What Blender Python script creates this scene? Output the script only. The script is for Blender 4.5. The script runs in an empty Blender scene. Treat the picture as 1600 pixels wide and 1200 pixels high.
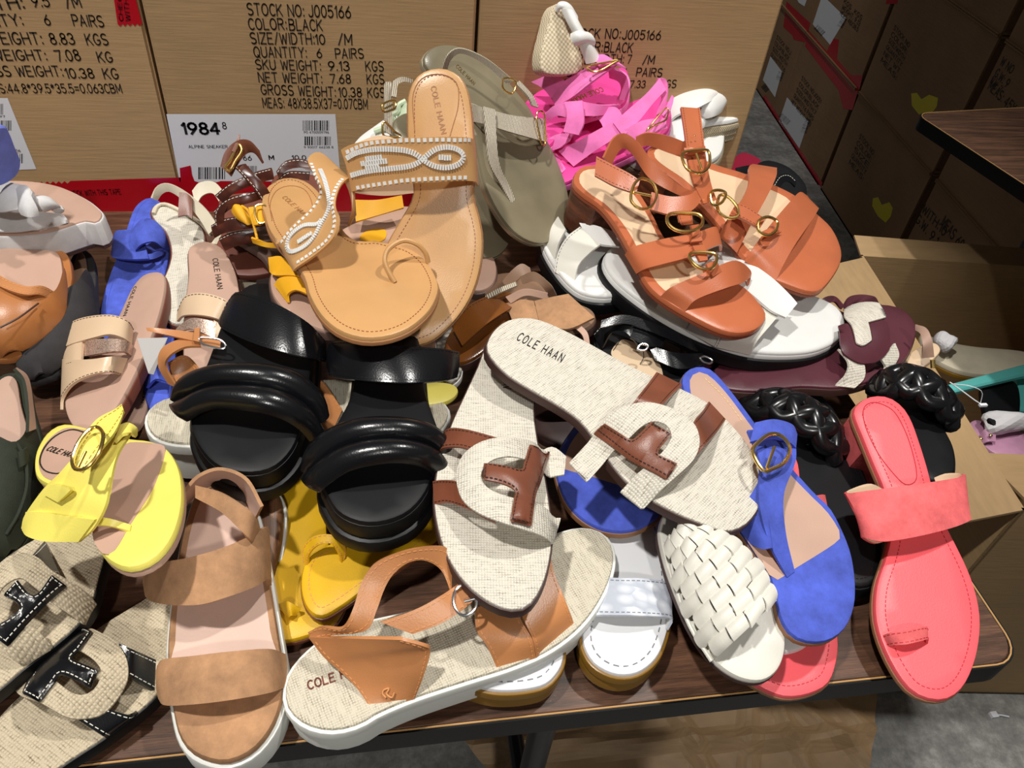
import bpy, bmesh, math, random
import numpy as np
from mathutils import Vector, Matrix, geometry
random.seed(7)
SC = bpy.context.scene
COL = SC.collection
TZ = 0.74                      # height of the table top above the floor
EYE = np.array([0.0, 0.0, 0.53 + TZ])
F = 1200.0                     # focal length in pixels of the 1600 x 1200 photograph

# ---------------------------------------------------------------- camera
_d = np.array([-150, 1300, 1200.0]); _d /= np.linalg.norm(_d)
_x = np.array([7200, -270, 1200.0]); _x -= _d * (_x @ _d); _x /= np.linalg.norm(_x)
_y = np.cross(-_d, _x)
R = np.stack([_x, _y, -_d])    # camera axes (right, down, forward) to the world
cam = bpy.data.cameras.new('camera')
cam.sensor_fit = 'HORIZONTAL'; cam.sensor_width = 36.0; cam.lens = F / 1600 * 36.0
cam.clip_start = 0.02
camo = bpy.data.objects.new('camera', cam); COL.objects.link(camo)
_m = Matrix.Identity(4)
for i in range(3):
    _m[i][0] = R[i][0]; _m[i][1] = -R[i][1]; _m[i][2] = -R[i][2]; _m[i][3] = EYE[i]
camo.matrix_world = _m
SC.camera = camo

# ---------------------------------------------------------------- light
SC.view_settings.view_transform = 'Standard'
SC.view_settings.look = 'None'
SC.view_settings.gamma = 1.0
SC.view_settings.use_curve_mapping = False
SC.view_settings.exposure = 0.0
W = bpy.data.worlds.new('warehouse_air'); SC.world = W; W.use_nodes = True
W.node_tree.nodes['Background'].inputs[0].default_value = (1.0, 0.97, 0.93, 1)
W.node_tree.nodes['Background'].inputs[1].default_value = 0.09

def spot(name, loc, target, power, size, angle, blend=0.35, col=(1, 0.97, 0.92)):
    l = bpy.data.lights.new(name, 'SPOT'); l.energy = power; l.shadow_soft_size = size
    l.spot_size = math.radians(angle); l.spot_blend = blend; l.color = col
    o = bpy.data.objects.new(name, l); COL.objects.link(o); o.location = loc
    o.rotation_euler = (Vector(target) - Vector(loc)).to_track_quat('-Z', 'Y').to_euler()
    return o
spot('overhead_spot', (-0.75, 0.15, 3.3), (-0.05, 0.6, TZ), 215, 0.06, 42, 0.5)
spot('overhead_spot', (1.05, 0.75, 3.5), (0.08, 0.65, TZ), 158, 0.06, 52, 0.5)
spot('overhead_spot', (0.0, -2.3, 3.6), (-0.1, 0.82, TZ + .12), 165, 0.10, 31, 0.6)  # added front fill that brightens the carton faces and the floor
spot('overhead_spot', (1.75, 1.0, 3.4), (1.3, 1.05, TZ), 90, 0.06, 26, 0.5)  # added spot, only there to light the bare second table
spot('aisle_fill', (0.75, 3.0, 3.4), (1.5, 3.1, 0.2), 95, 0.08, 34, 0.8)  # added fill that lifts the far stock cartons and the floor beside them

# ---------------------------------------------------------------- pixel rays
def ray(x, y):
    v = np.array([x - 800.0, y - 600.0, F]); return R @ (v / np.linalg.norm(v))
def at(x, y, z):               # where the line of sight meets the level z above the table top
    r = ray(x, y); return EYE + r * ((z + TZ - EYE[2]) / r[2])

# ---------------------------------------------------------------- materials
MATS = {}
def _nodes(name):
    m = bpy.data.materials.new(name); m.use_nodes = True
    nt = m.node_tree; b = nt.nodes['Principled BSDF']; return m, nt, b
def _n(nt, t, **kw):
    n = nt.nodes.new(t)
    for k, v in kw.items(): setattr(n, k, v)
    return n
def lin(c):
    return tuple(((v / 255) / 12.92 if v / 255 <= 0.04045 else ((v / 255 + 0.055) / 1.055) ** 2.4) for v in c)
def mat(name, rgb, rough=0.5, kind='plain', rgb2=None, metal=0.0, bump=0.0, scale=400.0, amt=0.12, spec=0.5, coat=0.0):
    """rgb in 0..255; kinds: plain, leather, suede, linen, woodgrain, ..."""
    if name in MATS: return MATS[name]
    m, nt, b = _nodes(name)
    c = lin(rgb) + (1,)
    b.inputs['Base Color'].default_value = c
    b.inputs['Roughness'].default_value = rough
    b.inputs['Metallic'].default_value = metal
    b.inputs['Specular IOR Level'].default_value = spec
    if coat: b.inputs['Coat Weight'].default_value = coat; b.inputs['Coat Roughness'].default_value = 0.12
    L = nt.links.new
    tc = _n(nt, 'ShaderNodeTexCoord')
    def bumpit(sock, strength, dist=0.0006):
        bp = _n(nt, 'ShaderNodeBump'); bp.inputs['Strength'].default_value = strength; bp.inputs['Distance'].default_value = dist
        L(sock, bp.inputs['Height']); L(bp.outputs[0], b.inputs['Normal'])
    def ramp(sock, stops):
        r = _n(nt, 'ShaderNodeValToRGB'); el = r.color_ramp.elements
        while len(el) < len(stops): el.new(0.5)
        for e, (p, cc) in zip(el, stops): e.position = p; e.color = lin(cc) + (1,)
        L(sock, r.inputs[0]); return r.outputs[0]
    def noise(sc, det=3, vec=None, rough=0.55):
        n = _n(nt, 'ShaderNodeTexNoise'); n.inputs['Scale'].default_value = sc; n.inputs['Detail'].default_value = det
        n.inputs['Roughness'].default_value = rough
        L(vec if vec is not None else tc.outputs['Object'], n.inputs['Vector']); return n.outputs['Fac']
    def mapped(s):
        mp = _n(nt, 'ShaderNodeMapping'); mp.inputs['Scale'].default_value = s
        L(tc.outputs['Object'], mp.inputs['Vector']); return mp.outputs[0]
    sh = lambda k: tuple(max(0, min(255, v * k)) for v in rgb)
    if kind == 'leather':
        L(ramp(noise(14, 3), [(0.3, sh(1 - amt)), (0.7, sh(1 + amt))]), b.inputs['Base Color'])
        v = _n(nt, 'ShaderNodeTexVoronoi'); v.inputs['Scale'].default_value = scale * 2; L(tc.outputs['Object'], v.inputs['Vector'])
        bumpit(v.outputs['Distance'], bump or 0.12, 0.0004)
    elif kind == 'suede':
        L(ramp(noise(38, 5, rough=0.7), [(0.3, sh(1 - amt)), (0.7, sh(1 + amt))]), b.inputs['Base Color'])
        bumpit(noise(1500, 2), bump or 0.35, 0.0006)
        b.inputs['Sheen Weight'].default_value = 0.25; b.inputs['Sheen Roughness'].default_value = 0.4
        b.inputs['Sheen Tint'].default_value = c
    elif kind == 'linen':
        c2 = rgb2 or sh(0.6)
        w1 = _n(nt, 'ShaderNodeTexWave', bands_direction='X'); w2 = _n(nt, 'ShaderNodeTexWave', bands_direction='Y')
        for w_ in (w1, w2):
            w_.inputs['Scale'].default_value = scale * 0.5; w_.inputs['Distortion'].default_value = 1.6
            w_.inputs['Detail'].default_value = 2; w_.inputs['Detail Scale'].default_value = 1.5
            L(tc.outputs['Object'], w_.inputs['Vector'])
        mx = _n(nt, 'ShaderNodeMath', operation='MULTIPLY'); L(w1.outputs['Fac'], mx.inputs[0]); L(w2.outputs['Fac'], mx.inputs[1])
        nz = noise(160, 4, mapped((3, 0.6, 1)), 0.8)
        ad = _n(nt, 'ShaderNodeMath', operation='MULTIPLY_ADD'); L(nz, ad.inputs[0]); ad.inputs[1].default_value = 0.9; L(mx.outputs[0], ad.inputs[2])
        L(ramp(ad.outputs[0], [(0.28, c2), (0.52, rgb), (0.95, sh(1.07))]), b.inputs['Base Color'])
        bumpit(mx.outputs[0], 0.5, 0.0008)
    elif kind == 'basket':
        ch = _n(nt, 'ShaderNodeTexChecker'); ch.inputs['Scale'].default_value = scale
        ch.inputs['Color1'].default_value = c; ch.inputs['Color2'].default_value = lin(rgb2) + (1,)
        L(tc.outputs['Object'], ch.inputs['Vector']); L(ch.outputs['Color'], b.inputs['Base Color']); bumpit(ch.outputs['Fac'], 0.5, 0.001)
    elif kind == 'wood':
        vec = mapped((1.2, 16, 16))
        n1 = noise(7, 6, vec, 0.65)
        n2 = noise(60, 3, mapped((1, 22, 22)), 0.7)
        ad = _n(nt, 'ShaderNodeMath', operation='MULTIPLY_ADD'); L(n2, ad.inputs[0]); ad.inputs[1].default_value = 0.5; L(n1, ad.inputs[2])
        L(ramp(ad.outputs[0], [(0.5, rgb2), (0.75, rgb), (1.0, sh(1.45))]), b.inputs['Base Color'])
        bumpit(n2, 0.1, 0.0004)
    elif kind == 'card':
        n1 = noise(3, 4); n2 = noise(40, 2, mapped((0.5, 0.5, 9)))
        ad = _n(nt, 'ShaderNodeMath', operation='MULTIPLY_ADD'); L(n2, ad.inputs[0]); ad.inputs[1].default_value = 0.4; L(n1, ad.inputs[2])
        L(ramp(ad.outputs[0], [(0.4, sh(1 - amt)), (0.95, sh(1 + amt))]), b.inputs['Base Color'])
        bumpit(n2, 0.12, 0.002)
    elif kind == 'concrete':
        n1 = noise(5, 8, rough=0.72); n2 = noise(45, 6, rough=0.7)
        ad = _n(nt, 'ShaderNodeMath', operation='MULTIPLY_ADD'); L(n2, ad.inputs[0]); ad.inputs[1].default_value = 0.6; L(n1, ad.inputs[2])
        L(ramp(ad.outputs[0], [(0.5, sh(0.55)), (0.78, rgb), (1.05, sh(1.35))]), b.inputs['Base Color'])
        bumpit(n2, 0.3, 0.002)
    elif kind == 'rope':
        w1 = _n(nt, 'ShaderNodeTexWave', bands_direction='DIAGONAL'); w1.inputs['Scale'].default_value = scale
        w1.inputs['Distortion'].default_value = 0.6
        L(tc.outputs['Object'], w1.inputs['Vector'])
        L(ramp(w1.outputs['Fac'], [(0.1, rgb2 or sh(0.55)), (0.6, rgb)]), b.inputs['Base Color']); bumpit(w1.outputs['Fac'], 0.7, 0.0012)
    elif kind == 'scales':
        v = _n(nt, 'ShaderNodeTexVoronoi'); v.inputs['Scale'].default_value = scale
        L(mapped((1, 0.6, 1)), v.inputs['Vector'])
        L(ramp(v.outputs['Distance'], [(0.1, rgb), (0.6, rgb2 or sh(0.85))]), b.inputs['Base Color'])
        bumpit(v.outputs['Distance'], bump or 0.5, 0.001)
    elif kind == 'glitter':
        n1 = noise(900, 2, rough=0.9)
        L(ramp(n1, [(0.35, rgb2 or sh(0.75)), (0.65, sh(1.15))]), b.inputs['Base Color']); bumpit(n1, 0.4, 0.0006)
    MATS[name] = m
    return m

# ---------------------------------------------------------------- small geometry
def smooth_path(pts, n, closed=False):
    """Catmull-Rom through pts (repeat a point for a corner), n samples evenly spaced."""
    P = [np.array(p, float) for p in pts]; k = len(P); out = []
    if k == 2 and not closed:
        return [P[0] + (P[1] - P[0]) * t for t in np.linspace(0, 1, n)]
    seg = k if closed else k - 1
    for i in range(seg):
        p1, p2 = P[i], P[(i + 1) % k]
        if np.allclose(p1, p2): continue
        p0 = P[(i - 1) % k] if closed or i > 0 else 2 * p1 - p2
        p3 = P[(i + 2) % k] if closed or i + 2 < k else 2 * p2 - p1
        l = np.linalg.norm(p2 - p1)
        m1 = (p2 - p0) * 0.5; m2 = (p3 - p1) * 0.5
        if np.allclose(p0, p1): m1 = (p2 - p1) * 0.6
        if np.allclose(p3, p2): m2 = (p2 - p1) * 0.6
        for m_ in (0, 1):
            mm = m1 if m_ == 0 else m2
            q = np.linalg.norm(mm)
            if q > 1.3 * l: mm *= 1.3 * l / q
        for t in np.linspace(0, 1, 12, endpoint=False):
            t2, t3 = t * t, t * t * t
            out.append((2 * t3 - 3 * t2 + 1) * p1 + (t3 - 2 * t2 + t) * m1 + (-2 * t3 + 3 * t2) * p2 + (t3 - t2) * m2)
    if not closed: out.append(P[-1])
    A = np.array(out)
    if closed: A = np.vstack([A, A[:1]])
    s = np.concatenate([[0], np.cumsum(np.linalg.norm(np.diff(A, axis=0), axis=1))])
    q = np.linspace(0, s[-1], n, endpoint=not closed)
    return [np.array([np.interp(v, s, A[:, j]) for j in range(A.shape[1])]) for v in q]

def inside(p, loop):
    x, y = p; c = False; n = len(loop)
    for i in range(n):
        x1, y1 = loop[i][:2]; x2, y2 = loop[(i + 1) % n][:2]
        if (y1 > y) != (y2 > y) and x < (x2 - x1) * (y - y1) / (y2 - y1) + x1: c = not c
    return c
def area(loop):
    a = np.array([l[:2] for l in loop]); b = np.roll(a, -1, 0); return 0.5 * np.sum(a[:, 0] * b[:, 1] - a[:, 1] * b[:, 0])
def edge_dist(P, loops):
    P = np.asarray(P)[:, :2]; D = np.full(len(P), 1e9)
    for lp in loops:
        a = np.array([l[:2] for l in lp]); b = np.roll(a, -1, 0)
        for i in range(len(a)):
            ab = b[i] - a[i]; L2 = ab @ ab + 1e-16
            t = np.clip(((P - a[i]) @ ab) / L2, 0, 1)
            D = np.minimum(D, np.linalg.norm(P - (a[i] + t[:, None] * ab), axis=1))
    return D
def offset_loop(loop, d):
    """moves a counter-clockwise loop outwards by d (inwards when negative)"""
    a = np.array([l[:2] for l in loop]); t = np.roll(a, -1, 0) - np.roll(a, 1, 0)
    t /= (np.linalg.norm(t, axis=1)[:, None] + 1e-12)
    return a + np.stack([t[:, 1], -t[:, 0]], 1) * d
def fill(loops, sp):
    """triangles inside loops[0] and outside the others, with a grid of inner points; 2D"""
    v = []; e = []
    for lp in loops:
        b = len(v); n = len(lp)
        v += [tuple(l[:2]) for l in lp]; e += [(b + i, b + (i + 1) % n) for i in range(n)]
    nb = len(v)
    a = np.array(v[:len(loops[0])])
    gx = np.arange(a[:, 0].min() + sp * .6, a[:, 0].max(), sp); gy = np.arange(a[:, 1].min() + sp * .6, a[:, 1].max(), sp)
    G = np.array([(x + (j % 2) * sp * .5, y) for j, y in enumerate(gy) for x in gx]) if len(gx) and len(gy) else np.zeros((0, 2))
    if len(G):
        D = edge_dist(G, loops); G = [g for g, d in zip(G, D) if d > sp * .45 and inside(g, loops[0]) and not any(inside(g, h) for h in loops[1:])]
        v += [tuple(g) for g in G]
    r = geometry.delaunay_2d_cdt([Vector(p) for p in v], e, [], 0, 1e-7)
    V = [np.array(p) for p in r[0]]
    tri = []
    for f in r[2]:
        c = sum(V[i] for i in f) / len(f)
        if inside(c, loops[0]) and not any(inside(c, h) for h in loops[1:]):
            if area([V[i] for i in f]) < 0: f = f[::-1]
            tri.append(tuple(f))
    back = {}
    for i, o in enumerate(r[3]):
        for q in o: back[q] = i
    idx = []; b = 0
    for lp in loops:
        idx.append([back.get(b + i) for i in range(len(lp))]); b += len(lp)
    return V, tri, idx

def link(name, verts, faces, m, parent=None, smooth=True, angle=38, fm=None, mats=None):
    me = bpy.data.meshes.new(name)
    me.from_pydata([tuple(map(float, v)) for v in verts], [], [tuple(int(i) for i in f) for f in faces])
    for mm in (mats or [m]): me.materials.append(mm)
    if fm:
        for p, k in zip(me.polygons, fm): p.material_index = k
    me.validate()
    if smooth:
        bm = bmesh.new(); bm.from_mesh(me)
        ca = math.radians(angle)
        for f in bm.faces: f.smooth = True
        for ed in bm.edges:
            if len(ed.link_faces) == 2 and ed.calc_face_angle(0) > ca: ed.smooth = False
        bm.to_mesh(me); bm.free()
    o = bpy.data.objects.new(name, me); COL.objects.link(o)
    if parent: o.parent = parent
    return o
def tag(o, label, cat, group=None, kind=None):
    if label: o['label'] = label
    if cat: o['category'] = cat
    if group: o['group'] = group
    if kind: o['kind'] = kind
    return o
def box_vf(c, ax, hs):
    """corner points and faces of a box: centre, three unit axes, half sizes"""
    c = np.array(c, float); V = []
    for k in (-1, 1):
        for j in (-1, 1):
            for i in (-1, 1): V.append(c + ax[0] * hs[0] * i + ax[1] * hs[1] * j + ax[2] * hs[2] * k)
    return V, [(0, 2, 3, 1), (4, 5, 7, 6), (0, 1, 5, 4), (2, 6, 7, 3), (0, 4, 6, 2), (1, 3, 7, 5)]
class Bag:
    """collects loose shapes into ONE mesh"""
    def __init__(s): s.v = []; s.f = []
    def add(s, v, f):
        b = len(s.v); s.v += list(v); s.f += [tuple(i + b for i in q) for q in f]; return s
    def box(s, c, hs, ax=None): return s.add(*box_vf(c, ax if ax is not None else np.eye(3), hs))
    def tube(s, pts, r, closed=False, seg=8): return s.add(*tube_vf(pts, r, closed, seg))
def tube_vf(pts, r, closed=False, seg=8):
    P = [np.array(p, float) for p in pts]; n = len(P); V = []; Fc = []
    up = None
    for i in range(n):
        t = (P[(i + 1) % n] - P[i - 1]) if closed else (P[min(i + 1, n - 1)] - P[max(i - 1, 0)])
        t = t / (np.linalg.norm(t) + 1e-12)
        if up is None:
            up = np.cross(t, [0, 0, 1.0])
            if np.linalg.norm(up) < 1e-3: up = np.cross(t, [0, 1.0, 0])
        up = up - t * (up @ t); up /= np.linalg.norm(up) + 1e-12
        b = np.cross(t, up); rr = r[i] if hasattr(r, '__len__') else r
        for k in range(seg):
            a = 2 * math.pi * k / seg; V.append(P[i] + up * math.cos(a) * rr + b * math.sin(a) * rr)
    for i in range(n if closed else n - 1):
        for k in range(seg):
            a, b_ = i * seg, ((i + 1) % n) * seg
            Fc.append((a + k, a + (k + 1) % seg, b_ + (k + 1) % seg, b_ + k))
    if not closed:
        Fc.append(tuple(range(seg))[::-1]); Fc.append(tuple((n - 1) * seg + k for k in range(seg)))
    return V, Fc
_fonts = {}
def _arc(cx, cy, rx, ry, a0, a1, n=10):
    return [(cx + rx * math.cos(math.radians(a0 + (a1 - a0) * i / n)), cy + ry * math.sin(math.radians(a0 + (a1 - a0) * i / n))) for i in range(n + 1)]
_S = _arc(2, 4.5, 1.9, 1.5, 35, 270, 9) + _arc(2, 1.5, 1.95, 1.5, 90, -145, 9)
GLYPH = {  # strokes on a cell 4 wide and 6 high
    'A': [[(0, 0), (2, 6), (4, 0)], [(.75, 2), (3.25, 2)]], 'B': [[(0, 0), (0, 6)], [(0, 6)] + _arc(2, 4.6, 1.6, 1.4, 90, -90, 6) + [(0, 3.2)], [(0, 3.2)] + _arc(2.2, 1.6, 1.8, 1.6, 90, -90, 6) + [(0, 0)]],
    'C': [_arc(2.2, 3, 2.2, 3, 45, 315, 12)], 'D': [[(0, 0), (0, 6)] + _arc(1.6, 3, 2.4, 3, 90, -90, 8) + [(0, 0)]], 'E': [[(3.6, 6), (0, 6), (0, 0), (3.6, 0)], [(0, 3.1), (3, 3.1)]],
    'F': [[(3.6, 6), (0, 6), (0, 0)], [(0, 3.1), (3, 3.1)]], 'G': [_arc(2.2, 3, 2.2, 3, 45, 330, 12) + [(4.1, 2.6), (2.4, 2.6)]], 'H': [[(0, 0), (0, 6)], [(4, 0), (4, 6)], [(0, 3.1), (4, 3.1)]],
    'I': [[(.4, 0), (.4, 6)]], 'J': [[(3, 6), (3, 1.5)] + _arc(1.5, 1.5, 1.5, 1.5, 0, -170, 6)], 'K': [[(0, 0), (0, 6)], [(3.8, 6), (0, 2.4)], [(1.3, 3.6), (4, 0)]], 'L': [[(0, 6), (0, 0), (3.4, 0)]],
    'M': [[(0, 0), (0, 6), (2.2, 1.6), (4.4, 6), (4.4, 0)]], 'N': [[(0, 0), (0, 6), (4, 0), (4, 6)]], 'O': [_arc(2.2, 3, 2.2, 3, 90, 450, 16)], 'P': [[(0, 0), (0, 6)], [(0, 6)] + _arc(2.2, 4.4, 1.6, 1.6, 90, -90, 7) + [(0, 2.8)]],
    'Q': [_arc(2.2, 3, 2.2, 3, 90, 450, 16), [(2.6, 1.4), (4.4, -.4)]], 'R': [[(0, 0), (0, 6)], [(0, 6)] + _arc(2.2, 4.5, 1.6, 1.5, 90, -90, 7) + [(0, 3)], [(1.9, 3), (4, 0)]], 'S': [_S],
    'T': [[(0, 6), (4, 6)], [(2, 6), (2, 0)]], 'U': [[(0, 6), (0, 2)] + _arc(2, 2, 2, 2, 180, 360, 8) + [(4, 6)]], 'V': [[(0, 6), (2, 0), (4, 6)]], 'W': [[(0, 6), (1.2, 0), (2.6, 5), (4, 0), (5.2, 6)]],
    'X': [[(0, 0), (4, 6)], [(0, 6), (4, 0)]], 'Y': [[(0, 6), (2, 3), (4, 6)], [(2, 3), (2, 0)]], 'Z': [[(0, 6), (4, 6), (0, 0), (4, 0)]],
    '0': [_arc(1.8, 3, 1.8, 3, 90, 450, 14)], '1': [[(.2, 4.6), (1.4, 6), (1.4, 0)]], '2': [_arc(1.8, 4.2, 1.8, 1.8, 170, -30, 8) + [(0, 0), (3.8, 0)]], '3': [_arc(1.7, 4.5, 1.6, 1.5, 160, -90, 8), _arc(1.7, 1.6, 1.9, 1.6, 80, -160, 8)],
    '4': [[(2.9, 0), (2.9, 6), (0, 1.8), (4, 1.8)]], '5': [[(3.4, 6), (.5, 6), (.2, 3.2)] + _arc(1.7, 1.9, 1.9, 1.9, 120, -150, 9)], '6': [[(2.8, 6), (.4, 3)] + _arc(1.9, 1.8, 1.8, 1.8, 150, -210, 12)],
    '7': [[(0, 6), (3.8, 6), (1.4, 0)]], '8': [_arc(1.9, 4.6, 1.5, 1.4, 90, 450, 10), _arc(1.9, 1.6, 1.8, 1.6, 90, 450, 10)], '9': [[(1, 0), (3.4, 3)] + _arc(1.9, 4.2, 1.8, 1.8, -30, 330, 12)],
    ':': [[(.4, .2), (.4, .9)], [(.4, 3.6), (.4, 4.3)]], '.': [[(.4, 0), (.4, .7)]], '/': [[(0, -.4), (2.6, 6.4)]], '=': [[(0, 2), (3.4, 2)], [(0, 4), (3.4, 4)]], '*': [[(1.2, 3), (1.2, 6)], [(0, 3.8), (2.4, 5.2)], [(0, 5.2), (2.4, 3.8)]], ' ': []}
def text_mesh(s, bold=0.0, space=1.0):
    """flat letter strokes of a string: 2D points, quads, width, cap height"""
    key = (s, bold, space)
    if key in _fonts: return _fonts[key]
    V = []; T = []; x0 = 0.0; w = .44 + bold * 30
    for ch in s:
        g = GLYPH.get(ch.upper(), [])
        for st in g:
            for p, q in zip(st, st[1:]):
                p = np.array(p, float); q = np.array(q, float); d = q - p; l = np.linalg.norm(d)
                if l < 1e-6: continue
                d /= l; n = np.array([-d[1], d[0]]) * w; e = d * w * .55; b = len(V)
                V += [p - e - n + (x0, 0), q + e - n + (x0, 0), q + e + n + (x0, 0), p - e + n + (x0, 0)]; T.append((b, b + 1, b + 2, b + 3))
        x0 += (max(p[0] for st in g for p in st) if g else 1.6) + 1.5 * space
    V = np.array(V); mn = V[:, 0].min(); V[:, 0] -= mn
    _fonts[key] = (V, T, V[:, 0].max(), 6.0)
    return _fonts[key]
def text_on(bag, s, mp, nrm, a, b, hp, bold=0.0, lift=0.0003, space=1.0, conform=None):
    """letters on a surface: mp(x, y) gives the surface point under a pixel; a, b ends of the base line; hp cap height in pixels"""
    p0, p1 = mp(*a), mp(*b)
    e1 = p1 - p0; w = np.linalg.norm(e1); e1 /= w
    e2 = np.cross(nrm, e1)
    perp = np.array([a[1] - b[1], b[0] - a[0]], float); perp /= np.linalg.norm(perp)
    perp *= -1 if perp[1] > 0 and abs(perp[1]) > 0.3 and hp > 0 else 1
    q = mp(a[0] + perp[0] * abs(hp), a[1] + perp[1] * abs(hp))
    hh = abs((q - p0) @ e2) or np.linalg.norm(q - p0)
    V, T, tw, ch = text_mesh(s, bold, space)
    pts = [p0 + e1 * (v[0] * w / tw) + e2 * (v[1] * hh / ch) + nrm * lift for v in V]
    if conform: pts = [conform(p) for p in pts]
    bag.add(pts, T)

# ---------------------------------------------------------------- shoes
class Shoe:
    """A shoe lying anywhere: its footbed plane runs from a heel point to a toe point (pixel + height above the table).
    Local axes: u heel to toe, v to the side, w up off the footbed.  Points are (x, y, h) with h in mm off the footbed."""
    def __init__(s, name, label, heel, toe, roll=0.0, prof=None, cat='sandal', group=None, base=0.02):
        H = at(*heel); T = at(*toe); s.L = np.linalg.norm(T - H); s.U = (T - H) / s.L
        V = np.cross([0, 0, 1.0], s.U); V /= np.linalg.norm(V); N = np.cross(s.U, V)
        a = math.radians(roll); s.V = V * math.cos(a) + N * math.sin(a); s.N = np.cross(s.U, s.V)
        s.prof = [(t * s.L, z / 1000) for t, z in prof] if prof else None
        s.O = H + s.U * s.L * 0.5 - s.N * base; s.Bm = np.stack([s.U, s.V, s.N])
        s.AR = None; s.out = None
        s.H = H; s.off = np.array([s.L * .5, 0, -base])
        s.root = bpy.data.objects.new(name, None); COL.objects.link(s.root); s.root.empty_display_size = 0.05
        m = Matrix.Identity(4)
        for i in range(3):
            m[i][0] = s.U[i]; m[i][1] = s.V[i]; m[i][2] = s.N[i]; m[i][3] = s.O[i]
        s.root.matrix_world = m
        tag(s.root, label, cat, group)
    def S(s, u):
        if not s.prof: return 0.0
        us, zs = zip(*s.prof)
        if len(us) > 2:          # smooth between the knots
            i = max(0, min(len(us) - 2, int(np.searchsorted(us, u)) - 1))
            t = min(1, max(0, (u - us[i]) / (us[i + 1] - us[i]))); t = t * t * (3 - 2 * t)
            return zs[i] + (zs[i + 1] - zs[i]) * t
        return float(np.interp(u, us, zs))
    def P(s, x, y, h=None, ho=0.0):
        """pixel + height (mm) over the footbed -> local u, v, w; without a height the arch of the foot gives it"""
        if h is None: h = (lambda u, v: s.AR(u, v) + ho / 1000) if s.AR else 0.0
        r = ray(x, y); hh = .01 if callable(h) else h / 1000.0; q = None
        for k in range(24 if callable(h) else 6 if s.prof else 1):
            t = ((s.H - EYE) @ s.N + (hh + (s.S(q[0]) if q is not None else 0))) / (r @ s.N)
            q = s.Bm @ (EYE + r * t - s.H)
            if callable(h): hh += (h(q[0], q[1]) - hh) * .45
        return np.array([q[0], q[1], q[2]])
    def span(s, u):
        """the footbed's side limits at u"""
        a = np.asarray(s.out); b = np.roll(a, -1, 0); u = min(max(u, a[:, 0].min() + .004), a[:, 0].max() - .004)
        k = np.where((a[:, 0] - u) * (b[:, 0] - u) <= 0)[0]
        v = [a[i, 1] + (b[i, 1] - a[i, 1]) * ((u - a[i, 0]) / (b[i, 0] - a[i, 0]) if b[i, 0] != a[i, 0] else 0) for i in k]
        return min(v), max(v)
    def arch(s, hm, p=.75, side=0.0, wide=1.0, low=-6.0):
        """height over the footbed of an upper that spans it from edge to edge: hm mm in the middle"""
        def f(u, v):
            a, b = s.span(u); x = (v - (a + b) / 2) / ((b - a) / 2 * wide) - side
            return hm / 1000 * (1 - x * x) ** p if abs(x) < 1 else max(low / 1000, -(abs(x) - 1) * .05)
        s.AR = f; return s
    def dome(s, hm, r=.03):
        """closed upper: rises from the edge of the outline to hm mm"""
        u1 = max(p[0] for p in s.out)
        def f(u, v):
            a, b = s.span(u); x = (v - (a + b) / 2) / ((b - a) / 2 * 1.02); d = max(0, u1 - u)
            return hm / 1000 * math.sqrt(max(0, 1 - x * x)) * math.sqrt(max(0, 1 - (1 - min(1, d / r)) ** 2))
        s.AR = f; return s
    def generic(s, wb=.088, wh=.062, square=.0):
        """ordinary sole outline for a shoe that is mostly buried in the pile"""
        L = s.L; q = [(0, 0), (.02, .35), (.08, .48), (.25, .47), (.45, .42), (.62, .47), (.75, .5), (.86, .46 + .03 * square), (.95, .33 + .13 * square), (1, .0)]
        w = lambda t: wh + (wb - wh) * min(1, max(0, (t - .3) / .4))
        pts = [(t * L, k * w(t)) for t, k in q] + [(t * L, -k * w(t)) for t, k in q[-2:0:-1]]
        lp = smooth_path(pts, 84, True); s.out = lp[::-1] if area(lp) < 0 else lp; return s
    def fin(s, V): return [np.asarray(v) - s.off for v in V]
    def put(s, name, V, Fc, m, parent=None, **kw): return link(name, s.fin(V), Fc, m, parent or s.root, **kw)
    def loop(s, px, n=84, h=0.0):
        lp = smooth_path([s.P(p[0], p[1], p[2] if len(p) > 2 else h)[:2] for p in px], n, True)
        if area(lp) < 0: lp = lp[::-1]
        return lp
    def sole(s, px, m, th=(12, 8), name='footbed', edge=2.0, off=0.0, top=0.0, sp=0.011, lip=0.0, sub=None, under=None):
        """slab following the footbed curve; th = thickness in mm at heel and toe, top = level in mm"""
        if px is not None: s.out = s.loop(px)
        lp = offset_loop(s.out, off / 1000); e = edge / 1000
        a = np.array(lp); u0, u1 = a[:, 0].min(), a[:, 0].max()
        tk = lambda u: float(np.interp(u, [u0, u1], [th[0] / 1000, th[1] / 1000]))
        inn = offset_loop(lp, -e)
        V2, T, idx = fill([inn], sp)
        base = lambda u: s.S(u) + top / 1000
        D = edge_dist(V2, [inn]) if lip else None
        V = [(p[0], p[1], base(p[0]) - (lip / 1000 * min(1, D[i] / .006) if lip else 0)) for i, p in enumerate(V2)]
        Fc = list(T); fm = [0] * len(Fc); ring = idx[0]; n = len(lp)
        prof = [(-.3, .3 * e), (0, e), (0, None), (-.5, -1)]
        for k, (o, dz) in enumerate(prof):
            q = offset_loop(lp, o * e if k < 3 else -e * .5); b = len(V)
            for i in range(n):
                u = q[i][0]; t = tk(lp[i][0])
                z = base(lp[i][0]) - (min(dz, t * .5) if k < 2 else (t - min(e * .5, t * .2) if k == 2 else t))
                V.append((u, q[i][1], z))
            new = list(range(b, b + n))
            for i in range(n):
                j = (i + 1) % n; Fc.append((ring[i], new[i], new[j], ring[j])); fm.append(0)
            ring = new
        b = len(V)
        V += [(p[0], p[1], base(p[0]) - tk(p[0])) for p in V2]
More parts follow.
